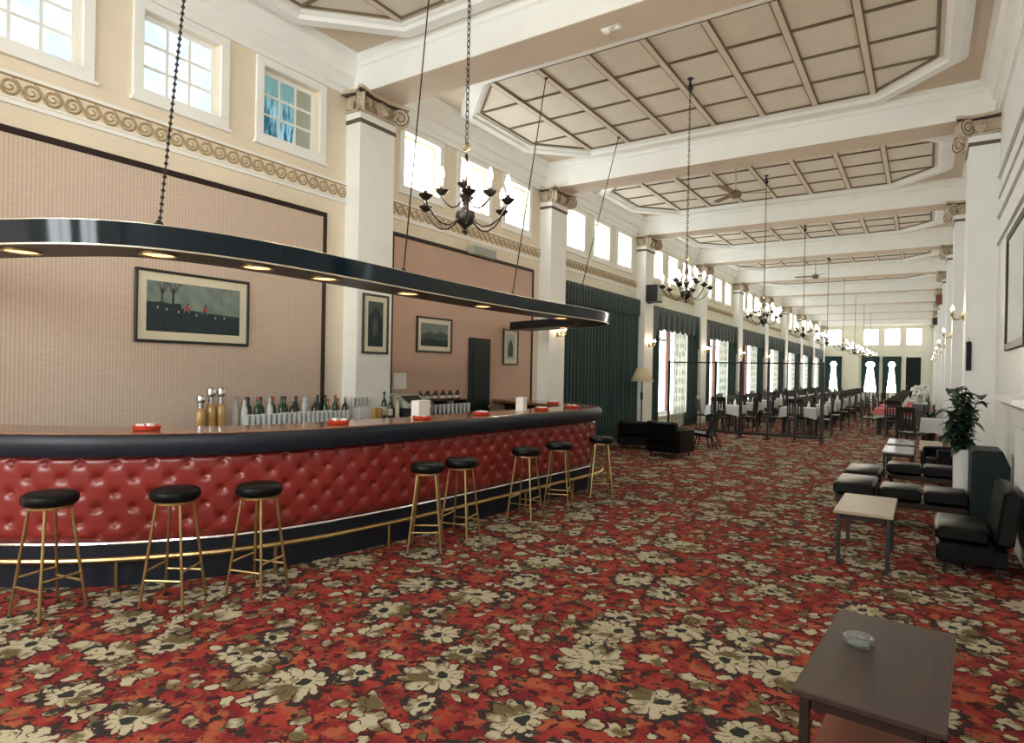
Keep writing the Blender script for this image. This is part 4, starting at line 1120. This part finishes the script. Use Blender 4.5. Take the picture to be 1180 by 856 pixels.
# ------------------------------------------------------------------ dining end
def make_chair():
    e = empty('dining_chair')                      # faces +Y locally, seat centre at the origin
    MB().box(-.21, .21, -.20, .21, .42, .475, bev=.015).build('seat', M['chairwood'], e)
    for sx in (-1, 1):
        MB().box(sx*.19-.018, sx*.19+.018, .165, .20, 0, .42).build('leg', M['chairwood'], e)
        MB().prism([(-.24,0),(-.205,0),(-.185,.45),(-.235,1.0),(-.265,1.0),(-.215,.45)], 0, sx*.19-.018, sx*.19+.018).build('leg', M['chairwood'], e)
    mb = MB()
    mb.prism([(-.215,.90),(-.195,.90),(-.225,1.03),(-.25,1.03)], 0, -.205, .205)
    mb.prism([(-.205,.56),(-.185,.56),(-.19,.62),(-.21,.62)], 0, -.18, .18)
    for i in range(-2, 3): mb.prism([(-.205,.60),(-.19,.60),(-.215,.92),(-.23,.92)], 0, i*.07-.022, i*.07+.022)
    mb.build('backrest', M['chairwood'], e)
    return e
chair0 = make_chair(); chair_used = [False]
def far_chair_mesh():
    mb = MB()
    mb.box(-.21, .21, -.20, .21, .42, .475)
    for sx in (-1, 1): mb.box(sx*.19-.018, sx*.19+.018, .165, .20, 0, .42).box(sx*.19-.018, sx*.19+.018, -.235, -.20, 0, 1.0)
    mb.box(-.2, .2, -.235, -.215, .56, 1.02)
    return mb.mesh('dining_chair', M['chairwood'])
FCM = far_chair_mesh()
def put_chair(x, y, rz, lb, far):
    if far:
        o = bpy.data.objects.new('dining_chair', FCM); COL.objects.link(o); o.location = (x, y, 0); o.rotation_euler = (0, 0, rz)
        tag(o, lb, 'chair', 'dining chairs around the tables'); return
    if not chair_used[0]:
        chair_used[0] = True; chair0.location = (x, y, 0); chair0.rotation_euler = (0, 0, rz); tag(chair0, lb, 'chair', 'dining chairs around the tables')
    else: dup(chair0, (x, y, 0), rz, lb)
def cloth_mesh(w, drop, mt, name, rot=0, seed=0, top=.762):
    mb = MB(); n = 8; rows = []; h = w/2
    ring = []
    for sd in range(4):
        for i in range(n):
            u = -1+2*i/n; ring.append([(u,-1),(1,u),(-u,1),(-1,-u)][sd])
    L = []
    for t, k in ((0, 1.0), (.12, 1.02), (.5, 1.05), (1.0, 1.08)):
        lp = []
        for i, (a, b) in enumerate(ring):
            corner = (abs(a)*abs(b))**2
            wob = 1+.035*t*sin(i*2.4+seed)
            lp.append((a*h*k*wob, b*h*k*wob, top-drop*t*(1+.35*corner)))
        L.append(lp)
    L = L[::-1]
    mb.loft(L); mb.add([(a*h, b*h, top) for a, b in ring], [tuple(range(len(ring)))])
    m = mb.mesh(name, mt, smooth=True)
    return m
CLM = cloth_mesh(.90, .22, M['cloth'], 'tablecloth')
RCM = cloth_mesh(.935, .15, M['redcloth'], 'overcloth', top=.768, seed=0)
NAP = MB().lathe([(.045,0),(.04,.05),(.03,.12),(.002,.19)], (0,0,0), 8).mesh('napkin', M['paper'], smooth=True)
def make_dtable():
    e = empty('dining_table')
    MB().box(-.43, .43, -.43, .43, .725, .755).build('table_top', M['darkwood'], e)
    for sx in (-1, 1):
        for sy in (-1, 1): MB().box(sx*.37-.025, sx*.37+.025, sy*.37-.025, sy*.37+.025, 0, .725).build('leg', M['darkwood'], e)
    return e
t0 = make_dtable(); tu = [False]
ROWS = [('window row', -4.85, 18.75, 2.35, 9), ('middle row', -2.95, 19.35, 2.35, 9), ('right row', -.72, 21.2, 2.6, 7)]
DIR = [('nearest the camera', 0, -.60, 0), ('on its far side', 0, .60, pi), ('on its window side', -.60, 0, -pi/2), ('on its right-wall side', .60, 0, pi/2)]
for rn, x, y0, dy, n in ROWS:
    for i in range(n):
        y = y0+dy*i; far = i >= 4
        tl = '%s table of the %s' % (ORD[i], rn)
        lb = 'square dining table under a white cloth, %s' % tl
        if not tu[0]: tu[0] = True; t0.location = (x, y, 0); tag(t0, lb, 'table', 'dining tables')
        else: dup(t0, (x, y, 0), 0, lb)
        o = bpy.data.objects.new('tablecloth', CLM); COL.objects.link(o); o.location = (x, y, 0); tag(o, 'white tablecloth with hanging corners on the %s' % tl, 'tablecloth', 'white tablecloths')
        if rn == 'right row' and i < 3:
            o = bpy.data.objects.new('tablecloth', RCM); COL.objects.link(o); o.location = (x, y, 0); tag(o, 'pink-red overcloth laid on the %s' % tl, 'tablecloth', 'red overcloths')
            # laid straight, inside the white cloth's edge
        for q, (nx, ny) in enumerate(((-.2,-.22), (.2,.2))):
            if far and q: continue
            o = bpy.data.objects.new('napkin', NAP); COL.objects.link(o); o.location = (x+nx, y+ny, .770 if rn == 'right row' and i < 3 else .763); tag(o, 'white folded napkin cone, %s of the %s' % (('near corner', 'far corner')[q], tl), 'napkin', 'folded napkins')
        for nm, dx, dyy, rz in DIR:
            put_chair(x+dx, y+dyy, rz+random.uniform(-.08, .08), 'dark wooden dining chair %s, at the %s' % (nm, tl), far)
# serving table with white flowers, and two plants among the tables
e = tag(empty('serving_table', (.02, 24.9, 0)), 'white-clothed serving table by the right wall carrying white flowers', 'table')
MB().box(-.30, .30, -.5, .5, .80, .84).build('table_top', M['cloth'], e)
for sx in (-1, 1):
    for sy in (-1, 1): MB().box(sx*.26-.02, sx*.26+.02, sy*.45-.02, sy*.45+.02, 0, .80).build('leg', M['darkwood'], e)
e = tag(empty('flower_arrangement', (-.10, 24.6, .84)), 'large white flower arrangement on the serving table by the right wall', 'flowers')
MB().lathe([(.06,0),(.08,.04),(.05,.16),(.07,.22)], (0,0,0), 12).build('vase', M['greymetal'], e, smooth=True)
mb = MB(); rnd = random.Random(5)
for i in range(46):
    v = Vector((rnd.gauss(0,1), rnd.gauss(0,1), rnd.gauss(0,1)+.3)).normalized()*rnd.uniform(.12,.27)
    c = (v.x, v.y, .42+v.z*.9); mb.sphere(c, rnd.uniform(.04,.065), 7, 5)
mb.build('blooms', M['paper'], e, smooth=True)
mb = MB()
for i in range(8): mb.tube([(0,0,.18), (.15*cos(i*.8), .15*sin(i*.8), .42)], .006, 5)
mb.build('stalks', M['leaf'], e)
def fern(loc, lb, seed):
    e = tag(empty('potted_fern', loc), lb, 'plant', 'ferns among the tables'); rnd = random.Random(seed)
    MB().lathe([(.12,0),(.16,.30),(.18,.32),(.15,.32),(.14,.28)], (0,0,0), 14).build('pot', M['darkwood'], e, smooth=True)
    mb = MB()
    for i in range(44):
        a = rnd.uniform(0, 2*pi); leafmesh(mb, Vector((0,0,.3+rnd.uniform(0,.25))), Vector((cos(a), sin(a), rnd.uniform(1.1, 3.2))), rnd.uniform(.35,.55), .04, rnd.uniform(.2,.6))
    mb.build('fronds', M['leaf'], e, smooth=True)
fern((.12, 19.6, 0), 'dark green fern standing by the right wall before the red-clothed table', 3)
fern((-3.9, 27.2, 0), 'dark green fern standing between the window and middle rows of tables', 4)
fern((-1.9, 39.5, 0), 'dark green fern standing at the far end of the carpeted aisle', 5)
e = tag(empty('side_table', (.16, 17.2, 0)), 'small white-clothed side table just beyond the leafy potted plant', 'table')
MB().box(-.2, .2, -.25, .25, .70, .74).build('table_top', M['darkwood'], e)
for sx in (-1, 1):
    for sy in (-1, 1): MB().box(sx*.17-.02, sx*.17+.02, sy*.22-.02, sy*.22+.02, 0, .70).build('leg', M['darkwood'], e)
o = bpy.data.objects.new('tablecloth', cloth_mesh(.43, .30, M['cloth'], 'side_cloth', top=.747, seed=4)); COL.objects.link(o); o.location = (.16, 17.2, 0); o.scale = (1, 1.22, 1)
tag(o, 'white cloth hanging low over the side table beyond the leafy plant', 'tablecloth', 'white tablecloths')
put_chair(-.22, 16.35, -.5, 'dark wooden dining chair standing alone before the small white-clothed side table', False)
put_chair(-.30, 18.1, 2.2, 'dark wooden dining chair behind the small white-clothed side table', False)

# ------------------------------------------------------------------ camera, world, colour
cam = bpy.data.cameras.new('camera'); co = bpy.data.objects.new('camera', cam); COL.objects.link(co)
yaw, pitch, roll = R(33.54), R(-.22), R(1.09)
s, c = sin(yaw), cos(yaw)
r0, f0_, u0 = Vector((c, s, 0)), Vector((-s, c, 0)), Vector((0, 0, 1))
f = f0_*cos(pitch)+u0*sin(pitch); u = u0*cos(pitch)-f0_*sin(pitch)
r = r0*cos(roll)+u*sin(roll); u2 = u*cos(roll)-r0*sin(roll)
mw = Matrix.Identity(4)
for i in range(3): mw[i][0] = r[i]; mw[i][1] = u2[i]; mw[i][2] = -f[i]
mw.translation = (0, 0, 1.70); co.matrix_world = mw
cam.sensor_width = 36; cam.sensor_fit = 'HORIZONTAL'; cam.lens = 717.5/1180*36; cam.clip_start = .05; cam.clip_end = 200
SC.camera = co
w = bpy.data.worlds.new('sky'); SC.world = w; w.use_nodes = True
w.node_tree.nodes['Background'].inputs[0].default_value = (.85, .92, 1, 1); w.node_tree.nodes['Background'].inputs[1].default_value = 1.0
SC.view_settings.view_transform = 'Standard'; SC.view_settings.look = 'None'; SC.view_settings.gamma = 1.0
SC.view_settings.use_curve_mapping = False; SC.view_settings.exposure = 0.66
try:
    SC.cycles.use_denoising = True; SC.cycles.max_bounces = 8; SC.cycles.diffuse_bounces = 5; SC.cycles.sample_clamp_indirect = 6.0
    SC.cycles.use_light_tree = True; SC.cycles.caustics_reflective = False; SC.cycles.caustics_refractive = False
except Exception: pass
